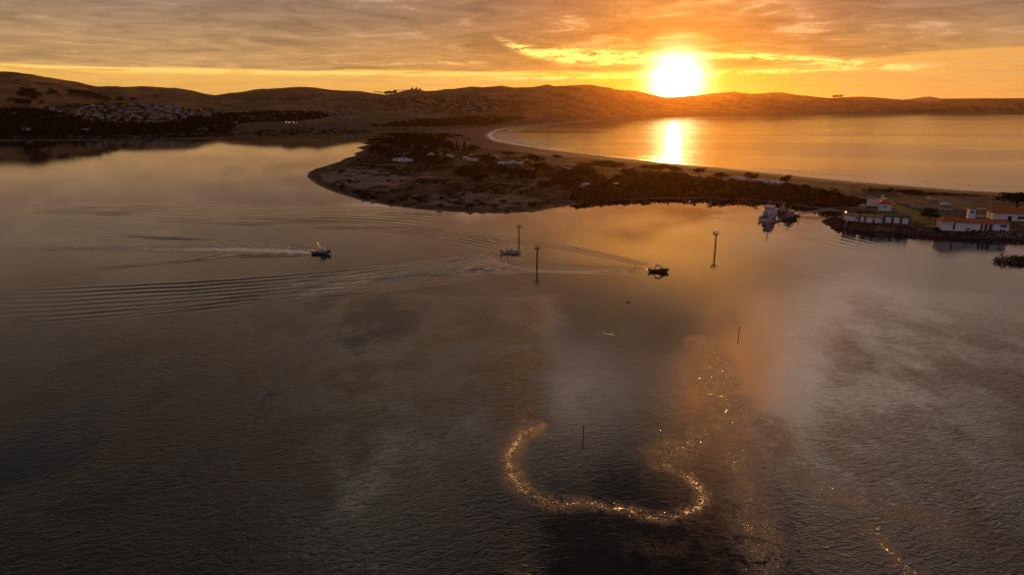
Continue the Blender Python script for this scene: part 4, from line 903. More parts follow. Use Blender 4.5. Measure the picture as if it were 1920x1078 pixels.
# ------------------------------------------------------------------ people
def person(loc, rz, lb, top=None, arm=0.3, h=1.76):
    k = h / 1.76; top = top or M['cloth']
    J = [(0, 0, .96), (0, 0, 1.12), (0, .01, 1.32), (0, .01, 1.45), (0, .02, 1.53), (0, .02, 1.62), (0, .02, 1.72), (0, .02, 1.755),
         (-.10, 0, .92), (-.11, .02, .50), (-.11, -.02, .08), (-.11, .14, .04), (.10, 0, .92), (.13, .06, .50), (.13, -.01, .08), (.13, .15, .04),
         (-.19, .01, 1.42), (-.24, -.02, 1.14), (-.20, .12 + arm * .3, .96 + arm * .4), (.19, .01, 1.42), (.25, -.02, 1.14), (.22, .14 + arm * .3, .95 + arm * .4)]
    Eg = [(0, 1), (1, 2), (2, 3), (3, 4), (4, 5), (5, 6), (6, 7), (0, 8), (8, 9), (9, 10), (10, 11), (0, 12), (12, 13), (13, 14), (14, 15), (3, 16), (16, 17), (17, 18), (3, 19), (19, 20), (20, 21)]
    Rr = [.13, .12, .145, .10, .05, .085, .085, .05, .095, .062, .042, .035, .095, .062, .042, .035, .062, .045, .03, .062, .045, .03]
    me = bpy.data.meshes.new('person'); me.from_pydata([tuple(c * k for c in j) for j in J], Eg, []); o = bpy.data.objects.new('person', me); col.objects.link(o)
    s_ = o.modifiers.new('skin', 'SKIN'); o.modifiers.new('sub', 'SUBSURF').levels = 1; o.modifiers['sub'].render_levels = 1
    for i, r_ in enumerate(Rr): me.skin_vertices[0].data[i].radius = (r_ * k, r_ * k * .85)
    me.skin_vertices[0].data[0].use_root = True
    me.materials.append(M['skin']); o.location = loc; o.rotation_euler = (0, 0, rz); tag(o, lb, 'person')
    def shell(name, m_, rings):
        b = MB(); b.loft([[(cx + rx_ * math.cos(q), cy + ry_ * math.sin(q), z * 1.0) for q in np.linspace(0, 2 * math.pi, 13)[:-1]] for cx, cy, z, rx_, ry_ in rings]); b.build(name, m_, o, True)
    shell('jacket', top, [(0, 0, .86, .17, .13), (0, 0, 1.1, .165, .13), (0, .01, 1.34, .20, .135), (0, .01, 1.47, .15, .11), (0, .02, 1.53, .065, .065)])
    for s1, e1, w1 in (((-.19, .01, 1.43), (-.245, -.02, 1.13), (-.20, .11 + arm * .28, .975 + arm * .38)), ((.19, .01, 1.43), (.255, -.02, 1.13), (.22, .13 + arm * .28, .965 + arm * .38))):
        b = MB(); b.cyl(s1, e1, .078, .062, 8); b.cyl(e1, w1, .062, .048, 8); b.build('sleeve', top, o, True)
    b = MB()
    for sx, kn in ((-.10, .02), (.115, .06)): b.cyl((sx, 0, .95), (sx * 1.1, kn, .5), .115, .082, 8); b.cyl((sx * 1.1, kn, .5), (sx * 1.15, -.01, .1), .082, .062, 8)
    b.build('trousers', M['jeans'], o, True)
    shell('hair', M['hair'], [(0, 0.0, 1.62, .088, .085), (0, 0.0, 1.70, .098, .098), (0, .01, 1.76, .08, .085), (0, .02, 1.79, .03, .03)])
    return o
x, y, z, D = hit(1608, 338.0); person((x, y, z), R(190), 'person in dark clothes standing alone at the edge of the surf', h=1.85)

# ------------------------------------------------------------------ boats (bow along +x)
def hull(L, B, fb, draft=0.35, sheer=0.5, rake=0.14, n=14, flare=0.25, floor=None):
    mb = MB(); rings = []
    for i in range(n + 1):
        t = i / n; x = -L / 2 + L * t; w = B / 2 * (1 - max(0, (t - 0.45) / 0.55) ** 2.3) * (0.93 + 0.07 * min(1, t * 4)); w = max(w, 0.02)
        top = fb + sheer * max(0, (t - 0.25) / 0.75) ** 1.8; xb = x - rake * L * max(0, t - 0.55) / 0.45 * (1.0); wb = w * (1 - flare); kz = -draft * (1 - max(0, (t - .8) / .2) ** 2)
        rings.append([(xb, 0, kz), (xb + (x - xb) * .4, wb, 0.02), (x, w, top), (x, w - min(.12, w * .5), top), (x, w - min(.14, w * .6), min(top, floor + (top - fb) * .6 if floor is not None else top - .05)), (x, 0, min(top, floor + (top - fb) * .6 if floor is not None else top)),
                      (x, -w + min(.14, w * .6), min(top, floor + (top - fb) * .6 if floor is not None else top - .05)), (x, -w + min(.12, w * .5), top), (x, -w, top), (xb + (x - xb) * .4, -wb, 0.02)])
    mb.loft(rings); return mb
def outboard(t, x, y, s_=1.0):
    m_ = MB(); m_.loft([[(x + a * s_ * k, y + b * s_ * k, z * s_) for a, b in ((-.42, -.2), (.18, -.22), (.18, .22), (-.42, .2))] for z, k in ((0.55, .7), (0.7, 1.0), (1.15, 1.0), (1.32, .6))]); m_.box((x - .1, y, .2), (.25, .16, 1.0)); m_.box((x + .2 * s_, y, .55), (.35, .3, .3)); m_.build('outboard_motor', M['black'], t)
def boat_a(px, py, rz, lb):          # planing pilothouse boat
    x, y = ground(px, py); t = thing('motor_boat', lb, 'boat', (x, y, 0.10), rz, 'motor boats under way'); t.rotation_euler[1] = R(-2.2)
    hull(8.3, 2.6, 0.95, 0.3, 0.75, floor=0.45).build('hull', M['navy'], t)
    st = MB(); [st.cyl((-4.0 + i * .8, s_ * 1.27, 1.0 + max(0, i - 2.5) ** 1.8 * .022), (-3.2 + i * .8, s_ * (1.27 if i < 5 else 1.27 - (i - 4) * .13), 1.0 + max(0, i - 1.5) ** 1.8 * .022), .05, n=6) for s_ in (-1, 1) for i in range(8)]; st.build('rub_rail', M['white'], t)
    c = MB(); c.loft([[(-0.3 + a, b * k, z) for a, b in ((0, -.95), (d_, -.85), (d_, .85), (0, .95))] for z, k, d_ in ((0.5, 1, 2.6), (1.35, 1, 2.3), (2.35, .88, 1.5))]); c.build('cabin', M['white'], t)
    [pane(t, (0.45, s_ * .93, 1.85), (1.1, .06, .5)) for s_ in (-1, 1)]
    ws = MB(); ws.loft([[(2.02, -.8, 1.42), (2.02, .8, 1.42), (1.40, .74, 2.22), (1.40, -.74, 2.22)], [(2.07, -.8, 1.42), (2.07, .8, 1.42), (1.45, .74, 2.22), (1.45, -.74, 2.22)]]); ws.build('windscreen', M['glass'], t)
    r_ = MB(); r_.box((0.35, 0, 2.45), (2.7, 2.0, .12)); r_.build('hardtop', M['white'], t)
    a = MB(); a.cyl((-.7, .7, 2.5), (-2.0, .9, 5.3), .03, .02, 5); a.cyl((-.6, -.7, 2.5), (-1.0, -.8, 4.0), .03, .02, 5); a.cyl((.6, 0, 2.5), (.6, 0, 3.2), .05, n=6); a.cyl((.6, 0, 2.75), (.6, 0, 2.95), .28, n=10); a.build('antenna', M['alum'], t)
    rl = MB(); [rl.cyl((1.6 + i * .6, s_ * (1.2 - i * .25), 1.2 + i * .1), (1.6 + i * .6, s_ * (1.2 - i * .25), 1.75 + i * .1), .03, n=5) for s_ in (-1, 1) for i in range(4)]; [rl.cyl((1.6, s_ * 1.2, 1.75), (3.4, s_ * .45, 2.05), .03, n=5) for s_ in (-1, 1)]; rl.cyl((3.4, .45, 2.05), (3.4, -.45, 2.05), .03, n=5); rl.build('bow_rail', M['alum'], t)
    outboard(t, -4.35, .4); outboard(t, -4.35, -.4); return t
def boat_b(px, py, rz, lb):          # small pale runabout with low windscreen
    x, y = ground(px, py); t = thing('motor_boat', lb, 'boat', (x, y, 0.05), rz, 'motor boats under way'); t.rotation_euler[1] = R(-1.0)
    hull(8.2, 2.6, 0.85, 0.3, 0.62, floor=0.4).build('hull', M['silver'], t)
    d_ = MB(); d_.loft([[(0.7, -1.1, 1.0), (0.7, 1.1, 1.0), (0.7, .8, 1.45), (0.7, -.8, 1.45)], [(2.4, -.9, 1.15), (2.4, .9, 1.15), (2.4, .5, 1.4), (2.4, -.5, 1.4)], [(3.5, -.3, 1.35), (3.5, .3, 1.35), (3.5, .1, 1.42), (3.5, -.1, 1.42)]]); d_.build('foredeck', M['silver'], t)
    w = MB(); w.loft([[(0.9, -1.0, 1.3), (1.1, 0, 1.35), (.9, 1.0, 1.3), (.85, 1.0, 1.3), (1.05, 0, 1.35), (.85, -1.0, 1.3)], [(0.5, -.85, 2.0), (.65, 0, 2.05), (.5, .85, 2.0), (.45, .85, 2.0), (.6, 0, 2.05), (.45, -.85, 2.0)]]); w.build('windscreen', M['glass'], t)
    s_ = MB()
    for yy in (-.55, .55): s_.box((-.5, yy, .75), (.6, .6, .5)); s_.box((-.8, yy, 1.25), (.12, .6, .6))
    s_.build('seat', M['dark'], t); e = MB(); e.box((-3.0, 0, .75), (.8, 1.8, .55)); e.build('engine_box', M['silver'], t)
    a = MB(); a.cyl((-1.2, 1.0, 1.0), (-1.5, 1.0, 2.9), .03, n=5); a.cyl((.4, -1.0, 1.3), (.9, -1.0, 2.6), .03, n=5); a.build('antenna', M['dark'], t)
    outboard(t, -4.4, 0, 1.15); return t
def boat_c(px, py, rz, lb):          # dark cuddy boat with canvas top
    x, y = ground(px, py); t = thing('motor_boat', lb, 'boat', (x, y, 0.02), rz, 'motor boats under way')
    hull(7.6, 2.5, 0.80, 0.3, 0.75, floor=0.35).build('hull', M['ink'], t)
    d_ = MB(); d_.loft([[(0.3, -1.05, .95), (0.3, 1.05, .95), (0.3, .8, 1.55), (0.3, -.8, 1.55)], [(2.0, -.9, 1.1), (2.0, .9, 1.1), (2.0, .5, 1.5), (2.0, -.5, 1.5)], [(3.3, -.3, 1.4), (3.3, .3, 1.4), (3.3, .1, 1.5), (3.3, -.1, 1.5)]]); d_.build('cuddy', M['ink'], t)
    c = MB(); c.loft([[(-1.6, -1.0, 2.45), (-1.6, 1.0, 2.45), (-1.6, 1.0, 2.53), (-1.6, -1.0, 2.53)], [(-.3, -1.0, 2.62), (-.3, 1.0, 2.62), (-.3, .9, 2.74), (-.3, -.9, 2.74)], [(.5, -1.0, 2.5), (.5, 1.0, 2.5), (.5, .9, 2.62), (.5, -.9, 2.62)], [(1.9, -.75, 1.50), (1.9, .75, 1.50), (1.95, .7, 1.58), (1.95, -.7, 1.58)]]); c.build('canopy', M['canvas'], t)
    f = MB(); [f.cyl((-1.5, s_ * 1.0, .85), (-1.4, s_ * .95, 2.45), .035, n=5) for s_ in (-1, 1)]; [f.cyl((0.4, s_ * 1.0, .95), (-.3, s_ * .95, 2.6), .035, n=5) for s_ in (-1, 1)]; f.build('canopy_frame', M['alum'], t)
    w = MB(); w.loft([[(0.6, -.95, 1.2), (0.6, .95, 1.2), (.56, .95, 1.2), (.56, -.95, 1.2)], [(0.5, -.85, 2.45), (0.5, .85, 2.45), (.46, .85, 2.45), (.46, -.85, 2.45)]]); w.build('windscreen', M['glass'], t)
    g_ = MB(); [g_.cyl((-3.3, s_ * 1.05, 1.15), (-1.9, s_ * 1.12, 1.15), .04, n=5) for s_ in (-1, 1)]; [g_.cyl((q, s_ * 1.08, .8), (q, s_ * 1.08, 1.15), .035, n=5) for s_ in (-1, 1) for q in (-3.3, -2.6, -1.9)]; g_.cyl((-3.3, -1.05, 1.15), (-3.3, 1.05, 1.15), .04, n=5); g_.build('railing', M['dark'], t)
    a = MB(); a.cyl((-.9, .8, 2.6), (-1.4, .8, 4.4), .025, n=5); a.cyl((-1.5, -.9, 2.5), (-1.9, -.9, 3.3), .025, n=5); a.build('antenna', M['dark'], t)
    outboard(t, -4.05, 0, 1.2); return t
ba = boat_a(604, 476.5, R(-3), 'dark blue boat with a pilothouse, leftmost, trailing a long white wake')
bb = boat_b(958, 474.5, R(2), 'pale grey runabout between the two left channel markers, middle of three boats')
bc = boat_c(1236, 510, R(-6), 'black boat with a tan canvas top, rightmost of the three under way')
def on_boat(b, dx_, dy_, z, rz, lb, arm=0.3, top=None):
    c = Matrix.Translation(b.location) @ Matrix.Rotation(b.rotation_euler[2], 4, 'Z'); p = c @ Vector((dx_, dy_, z)); person(tuple(p), b.rotation_euler[2] + rz, lb, top, arm)
on_boat(bc, -1.75, -.3, .38, R(-90), 'person standing behind the canvas top of the black boat', .5)
on_boat(bb, -1.6, .5, .42, R(-90), 'person standing at the helm of the pale grey runabout', .6)
on_boat(bb, 0.1, -.5, .42, R(-90), 'person standing at the windscreen of the pale grey runabout', .4)

# the docked cutter, seen from its stern
def cutter(px, py, rz):
    x, y = ground(px, py, 0.0); t = thing('patrol_cutter', 'white patrol cutter seen from the stern, largest of the moored vessels', 'ship', (x, y, 0), rz)
    L = 25; hb = hull(L, 6.0, 1.9, 1.0, 1.3, 0.10, 18, 0.12, floor=1.5); hb.build('hull', M['hullw'], t)
    dk = MB(); dk.box((-9.5, 0, 1.62), (5.2, 4.6, .15)); dk.box((-10.5, 0, 1.75), (3.6, 1.6, .3)); dk.build('stern_deck', M['deck'], t)
    rb = MB(); rb.loft([[(-11.3 + i * 1.1, b * (1 if i < 3 else 1 - (i - 2) * .28), 2.1 + z + (.18 * max(0, i - 2))) for b, z in ((-.95, 0), (-.75, -.25), (.75, -.25), (.95, 0), (.8, .25), (-.8, .25))] for i in range(5)]); rb.build('inflatable_boat', M['dark'], t)
    h1 = MB(); h1.loft([[(-6.2, s_, z) for s_, z in ((-2.3, 1.6), (2.3, 1.6), (2.15, 4.2), (-2.15, 4.2))], [(4.6, s_, z) for s_, z in ((-2.3, 1.9), (2.3, 1.9), (2.1, 4.2), (-2.1, 4.2))], [(6.6, s_, z) for s_, z in ((-1.8, 2.0), (1.8, 2.0), (1.5, 3.4), (-1.5, 3.4))]]); h1.build('deckhouse', M['hullw'], t)
    h2 = MB(); h2.loft([[(-4.2 + q, s_ * k, 4.2 + z) for q, s_ in ((0, -2.0), (6.0 - z * .2, -2.0), (6.6 - z * .3, -1.0), (6.6 - z * .3, 1.0), (6.0 - z * .2, 2.0), (0, 2.0))] for z, k in ((0, 1.02), (2.3, .96), (2.45, 1.08), (2.6, 1.04))]); bh = h2.build('bridge', M['hullw'], t)
    for k, yy in enumerate(np.linspace(-1.5, 1.5, 5)):
        w = MB(); w.box((-4.24, yy, 5.75), (.1, .42, .5)); w.build('window', M['glass'], bh)
    for s_ in (-1, 1):
        for k in range(4): w = MB(); w.box((-3.4 + k * 1.35, s_ * 1.99, 5.65), (.85, .1, .6)); w.build('window', M['glass'], bh)
    dr = MB(); dr.box((-6.25, .35, 2.75), (.1, .85, 1.95)); dr.build('door', M['dark'], t); dr = MB(); dr.box((-6.25, -1.75, 2.7), (.1, .5, 1.3)); dr.build('hatch', M['dark'], t)
    ms = MB(); base = 6.85
    for a, b in ((-.6, -.5), (-.6, .5), (.7, 0)): ms.cyl((-2 + a, b, base - .1), (-2 + a * .15, b * .15, base + 4.2), .09, .05, 6)
    ms.cyl((-2, 0, base + 4), (-2, 0, base + 6.4), .05, .03, 6); ms.cyl((-2, -1.2, base + 3), (-2, 1.2, base + 3), .05, n=6); ms.cyl((-2, -.7, base + 4.4), (-2, .7, base + 4.4), .04, n=6); ms.build('mast', M['rust'], t)
    rd = MB(); rd.box((-1.6, 0, base + 2.2), (.3, 1.9, .22)); rd.cyl((-1.6, 0, base + 1.7), (-1.6, 0, base + 2.1), .2, n=8); rd.build('radar', M['hullw'], t)
    dm = MB(); dm.loft([[(0.2 + .42 * k * math.cos(q), .9 + .42 * k * math.sin(q), base + z) for q in np.linspace(0, 5.6, 9)] for z, k in ((-.05, .7), (.1, 1), (.45, 1), (.7, .6), (.8, .15))]); dm.build('radome', M['hullw'], t)
    rl = MB()
    for s_ in (-1, 1):
        for k in range(9): rl.cyl((-6 + k * 1.5, s_ * (2.85 if k < 5 else 2.85 - (k - 4) * .22), 1.9 + max(0, k - 3) * .12), (-6 + k * 1.5, s_ * (2.85 if k < 5 else 2.85 - (k - 4) * .22), 2.9 + max(0, k - 3) * .12), .035, n=5)
        rl.cyl((-6, s_ * 2.85, 2.9), (0, s_ * 2.85, 3.0), .03, n=5); rl.cyl((0, s_ * 2.85, 3.0), (6, s_ * 1.95, 3.5), .03, n=5)
    for k in range(5): rl.cyl((-4.2 + k * 1.3, -2.1, 6.8), (-4.2 + k * 1.3, -2.1, 7.6), .03, n=5); rl.cyl((-4.2 + k * 1.3, 2.1, 6.8), (-4.2 + k * 1.3, 2.1, 7.6), .03, n=5)
    for s_ in (-1, 1): rl.cyl((-4.2, s_ * 2.1, 7.6), (1.0, s_ * 2.1, 7.6), .03, n=5)
    rl.build('railing', M['alum'], t); return t
cut = cutter(1443, 409.5, R(56)); cut.scale = (1.12, 1.12, 1.12)
def lifeboat(px, py, rz, lb, m_):
    x, y = ground(px, py, 0); t = thing('rescue_boat', lb, 'boat', (x, y, 0), rz, 'rescue boats moored at the station dock')
    hull(14.5, 4.3, 1.5, .7, .9, .1, 14, .12, floor=1.2).build('hull', M['ink'], t)
    c = MB(); c.loft([[(-2.6 + q, s_ * k, 1.3 + z) for q, s_ in ((0, -1.6), (5.0 - z * .4, -1.5), (5.0 - z * .4, 1.5), (0, 1.6))] for z, k in ((0, 1), (1.7, .93), (1.8, 1.0), (1.9, .95))]); c.build('cabin', m_, t)
    b = MB(); b.loft([[(-1.6 + q, s_ * k, 3.2 + z) for q, s_ in ((0, -1.1), (2.4, -1.0), (2.4, 1.0), (0, 1.1))] for z, k in ((0, 1), (1.1, .95), (1.2, 1.1))]); b.build('flying_bridge', m_, t)
    [pane(t, (-1.6 + k * 1.2, s_ * 1.56, 2.5), (.7, .1, .5)) for k in range(3) for s_ in (-1, 1)]; pane(t, (-2.62, 0, 2.3), (.08, .7, 1.4))
    m2 = MB(); m2.cyl((-1.4, -.7, 4.3), (-1.0, 0, 6.6), .06, n=6); m2.cyl((-1.4, .7, 4.3), (-1.0, 0, 6.6), .06, n=6); m2.cyl((.2, 0, 4.3), (-1.0, 0, 6.6), .05, n=6); m2.cyl((-1, 0, 6.5), (-1, 0, 8.2), .035, n=6); m2.cyl((-1, -.8, 5.8), (-1, .8, 5.8), .04, n=6); m2.cyl((1.0, .9, 4.3), (2.6, 1.2, 8.4), .03, n=5); m2.build('mast', M['alum'], t)
    rd = MB(); rd.cyl((-.8, 0, 5.1), (-.8, 0, 5.45), .35, n=10); rd.cyl((1.2, -.9, 4.4), (1.2, -.9, 4.8), .2, n=8); rd.build('radome', M['white'], t)
    rl = MB(); [rl.cyl((-6.6 + k * 1.65, s_ * (2.0 if k < 5 else 2.0 - (k - 4) * .35), 1.45 + max(0, k - 3) * .12), (-6.6 + k * 1.65, s_ * (2.0 if k < 5 else 2.0 - (k - 4) * .35), 2.35 + max(0, k - 3) * .12), .04, n=5) for k in range(9) for s_ in (-1, 1)]
    for s_ in (-1, 1): rl.cyl((-6.6, s_ * 2.0, 2.35), (0, s_ * 2.0, 2.45), .035, n=5); rl.cyl((0, s_ * 2.0, 2.45), (6.6, s_ * .6, 3.0), .035, n=5)
    rl.build('railing', M['alum'], t); return t
lifeboat(1465, 399.5, R(150), 'dark-hulled rescue boat with a tall mast between the cutter and the dock end', M['dimg'])
lifeboat(1480, 411, R(28), 'rescue boat with many masts, moored at the right end of the dock', M['dimg'])
# floating dock, piles, gangway
a = Vector((*ground(1444, 419), 0)); b = Vector((*ground(1497, 406), 0)); dv = (b - a).normalized(); nv = Vector((-dv.y, dv.x, 0))
t = thing('floating_dock', 'low floating dock between the cutter and the rescue boats', 'dock', tuple((a + b) / 2), math.atan2(dv.y, dv.x)); Ld = (b - a).length
m_ = MB(); m_.box((0, 0, 0.1), (Ld, 2.2, .7)); [m_.box((-Ld / 2 + k * Ld / 7, 0, .49), (.12, 2.24, .08)) for k in range(8)]; m_.build('deck', M['timber'], t)
m_ = MB(); pass
for k in range(int(Ld / 2.6)): m_ = MB(); m_.box((-Ld / 2 + 1.5 + k * 2.6, .75, .75), (.5, .5, .6)); m_.build('locker', M['white'], t)
for k in range(6):
    p_ = a + dv * (Ld * (k + .3) / 5.6) - nv * 1.35; m_ = MB(); m_.cyl((p_.x, p_.y, -3), (p_.x, p_.y, 3.2 + (k % 2) * .5), .2, .18, 8); m_.cyl((p_.x, p_.y, 3.2 + (k % 2) * .5), (p_.x, p_.y, 3.6 + (k % 2) * .5), .24, .03, 8); tag(m_.build('mooring_pile', M['timber']), 'mooring pile ' + ('nearest the cutter at the dock end', 'second along the dock from the cutter', 'third along the dock from the cutter', 'third from the gangway end of the dock', 'second from the gangway end of the dock', 'nearest the gangway at the dock end')[k], 'pile', 'piles of the floating dock')
a = Vector((*ground(1496, 404), .5)); xe, ye, ze, De = hit(1563, 401.5); b = Vector((xe, ye, max(ze, 1.5) + 1.2)); dv = b - a; Lg = dv.length
t = thing('gangway', 'long grey truss gangway from the dock to the station point', 'gangway', tuple(a), math.atan2(dv.y, dv.x)); t.rotation_euler[1] = -math.asin(dv.z / Lg)
m_ = MB(); m_.box((Lg / 2, 0, 0), (Lg, 1.5, .16)); m_.build('walkway', M['conc'], t)
m_ = MB(); nb = 14
for s_ in (-.75, .75):
    m_.cyl((0, s_, 1.25), (Lg, s_, 1.25), .07, n=6)
    for k in range(nb + 1): m_.cyl((Lg * k / nb, s_, 0), (Lg * k / nb, s_, 1.25), .045, n=5)
    for k in range(nb): m_.cyl((Lg * k / nb, s_, 0.05), (Lg * (k + 1) / nb, s_, 1.25), .035, n=5)
m_.build('railing', M['alum'], t)

# ------------------------------------------------------------------ the station
def frame(pl, pr, z=3.6):
    """origin at the front left corner on the ground, x along the front, y away from the camera"""
    a = Vector((*ground(*pl, z), z)); b = Vector((*ground(*pr, z), z)); v = b - a; return a, math.atan2(v.y, v.x), v.length
def bld(name, lb, pl, pr, h, dep, roofm, rh, openings=(), hip=0.0, wallm='white', z=3.6, ov=0.6, cat='building'):
    a, rz, L = frame(pl, pr, z); t = thing(name, lb, cat, tuple(a), rz)
    w = MB(); w.box((L / 2, dep / 2, h / 2 - .3), (L, dep, h + .6)); wo = w.build('wall', M[wallm], t)
    r_ = MB()
    if rh > 0: r_.gable(0, L, 0, dep, h, rh, ov, hip)
    else: r_.box((L / 2, dep / 2, h + .14), (L + 2 * ov, dep + 2 * ov, .28)); r_.box((L / 2, dep / 2, h + .36), (L + 2 * ov - .3, dep + 2 * ov - .3, .16))
    ro = r_.build('roof', M[roofm], t)
    for k, x0, x1, z0, z1, mm in openings:      # fractions of the front; every opening is a flat panel on the wall
        o = MB(); o.box(((x0 + x1) / 2 * L, -.04, (z0 + z1) / 2), ((x1 - x0) * L, .12, z1 - z0)); oo = o.build(k, M[mm], t)
        if k == 'window' or k == 'door':
            f = MB(); e = .1; X0, X1 = x0 * L, x1 * L
            for c_, s_ in ((((X0 + X1) / 2, -.06, z1 + e / 2), (X1 - X0 + 2 * e, .2, e)), (((X0 + X1) / 2, -.06, z0 - e / 2), (X1 - X0 + 2 * e, .2, e)), ((X0 - e / 2, -.06, (z0 + z1) / 2), (e, .2, z1 - z0)), ((X1 + e / 2, -.06, (z0 + z1) / 2), (e, .2, z1 - z0))): f.box(c_, s_)
            f.build('frame', M['brown'], oo)
    return t, ro, L
bld('hut', 'small white hut with a flat brown roof at the tip of the station point', (1588, 414.5), (1609, 415), 3.0, 6, 'brown', 0, [('window', .72, .92, 1.2, 2.2, 'glass')], ov=.8)
t, ro, L = bld('station_building', 'low white flat-roofed building right of the tip hut, with a middle door', (1613, 416), (1650, 419.5), 3.1, 7, 'brown', 0, [('brown_panel', .17, .29, 0, 2.9, 'brown'), ('door', .62, .72, 0, 2.1, 'glass')], ov=.7)
bld('garage', 'brown garage with three big white doors facing the harbour', (1657, 417.5), (1704, 420.5), 3.6, 8, 'brown', 0.9, [('garage_door', .05, .28, .1, 3.1, 'white'), ('garage_door', .39, .62, .1, 3.1, 'white'), ('garage_door', .73, .96, .1, 3.1, 'white')], wallm='brown', ov=.8)
t, ro, L = bld('main_house', 'large white house with an orange tiled roof at the middle of the station', (1646, 395), (1671, 396.5), 3.9, 15, 'orange', 0, [('window', .45, .56, 2.1, 2.7, 'glass')], ov=.7)
for o in [c for c in t.children if c.name.startswith('roof')]: bpy.data.objects.remove(o)
r_ = MB(); dep = 15; hL = L / 2
vs = [(-.7, -.7, 3.9), (L + .7, -.7, 3.9), (L + .7, dep + .7, 3.9), (-.7, dep + .7, 3.9), (hL, 2.5, 6.6), (hL, dep - 2.5, 6.6)]; top = [(x, y, z + .2) for x, y, z in vs]
r_.add(vs + top, [(6, 7, 10), (7, 8, 11, 10), (8, 9, 11), (9, 6, 10, 11), (0, 1, 7, 6), (1, 2, 8, 7), (2, 3, 9, 8), (3, 0, 6, 9), (3, 2, 1, 0)]); ro = r_.build('roof', M['orange'], t)
c = MB(); c.box((1.6, 7, 6.6), (1.3, 1.3, 3.4)); c.box((1.6, 7, 8.35), (1.5, 1.5, .2)); c.build('chimney', M['white'], ro)
for k in range(3): w = MB(); w.box((L + .04, 2.5 + k * 4, 2.1), (.12, 1.1, 1.5)); w.build('window', M['glass'], t)
bld('annex', 'white flat-roofed block left of the orange-roofed main house', (1624, 386), (1641, 387.5), 4.6, 8, 'brown', 0, [], ov=.15)
bld('low_building', 'brown low building between the main house and the waterfront huts', (1600, 403), (1640, 405), 3.0, 7, 'brown', 0.8, [('window', .2, .3, 1.1, 2.1, 'glass'), ('window', .6, .7, 1.1, 2.1, 'glass')], wallm='brown')
t, ro, L = bld('boathouse', 'long white waterfront house with a rusty red roof and tall dark bays', (1767, 430), (1810, 431.5), 3.7, 9, 'orange', 2.3, [('brown_panel', .44, .54, 0, 3.6, 'brown')], hip=.5)
g_ = MB(); g_.box((L * .25, -.75, 3.75), (L * .45, .35, .12)); g_.build('gutter', M['white'], ro)
bld('boathouse_wing', 'long wing of the red-roofed waterfront house, with dark bays and one window', (1811, 431), (1891, 433), 3.4, 9, 'orange', 1.5, [('brown_panel', .02, .10, 0, .9, 'brown'), ('brown_panel', .33, .39, 0, 3.2, 'brown'), ('brown_panel', .42, .49, 0, 3.2, 'brown'), ('brown_panel', .52, .61, 0, 3.2, 'brown'), ('window', .80, .93, 1.8, 2.9, 'glass')], ov=.6)
bld('lookout_room', 'small white lookout block rising behind the red waterfront roof', (1815, 412), (1827, 412.5), 5.8, 4, 'brown', 0, [('window', .3, .7, 3.9, 5.0, 'glass')], ov=.2)
bld('officers_house', 'white house with an orange roof at the right edge, behind the flag mast', (1862, 413), (1935, 416), 3.9, 11, 'orange', 2.6, [('door', .37, .46, 0, 2.5, 'glass'), ('window', .62, .8, 1.3, 2.5, 'glass')], ov=.8)
a, rz, L = frame((1808, 401), (1852, 402)); t = thing('carport', 'long pale flat carport roof on posts between the lawn and the flag mast', 'carport', tuple(a), rz)
m_ = MB(); m_.box((L / 2, 2.2, 2.75), (L, 4.4, .3)); m_.build('roof', M['conc'], t)

for k in range(5):
    for yy in (.3, 4.1): m_ = MB(); m_.box((L * (k + .05) / 4.1, yy, 1.3), (.2, .2, 2.6)); m_.build('post', M['dark'], t)
x, y = ground(1835, 408, 3.6); t = thing('skiff', 'small white open boat lying on the ground behind the red waterfront roof', 'boat', (x, y, 3.9), R(-12)); hull(6.2, 2.0, .8, .2, .35, floor=.35).build('hull', M['white'], t); m_ = MB(); [m_.box((q, 0, .55), (.3, 1.5, .08)) for q in (-1.5, .2)]; m_.build('thwart', M['timber'], t)
x, y = ground(1853, 412, 3.6); t = thing('flag_mast', 'tall pale mast with a cross yard standing at the red-roofed houses', 'mast', (x, y, 3.6), R(5)); m_ = MB(); m_.cyl((0, 0, 0), (0, 0, 13), .16, .07, 8); m_.build('pole', M['conc'], t); m_ = MB(); m_.cyl((-1.9, 0, 7.4), (1.9, 0, 7.4), .08, n=6); m_.cyl((0, 0, 10.5), (-1.8, 0, 7.5), .02, n=4); m_.cyl((0, 0, 10.5), (1.8, 0, 7.5), .02, n=4); m_.build('yard', M['conc'], t)
def wall_run(pp, h, lb):
    q = [Vector((*ground(x_, y_, 3.4), 3.2)) for x_, y_ in pp]; t = thing('low_wall', lb, 'wall', tuple(q[0])); m_ = MB(); n_ = MB()
    for i in range(len(q) - 1):
        c_ = (q[i] + q[i + 1]) / 2 - q[0]; v_ = q[i + 1] - q[i]; m_.box((c_.x, c_.y, h / 2), (v_.length, .3, h), math.atan2(v_.y, v_.x)); n_.box((c_.x, c_.y, h + .05), (v_.length + .1, .45, .1), math.atan2(v_.y, v_.x))
    m_.build('wall', M['conc'], t); n_.build('coping', M['cream'], t)
wall_run([(1686, 383), (1713, 386), (1707, 390), (1746, 394)], 1.5, 'stepped white wall running right from the orange-roofed main house'); wall_run([(1750, 395), (1786, 396)], 1.6, 'straight pale wall left of the car park, continuing the stepped wall')
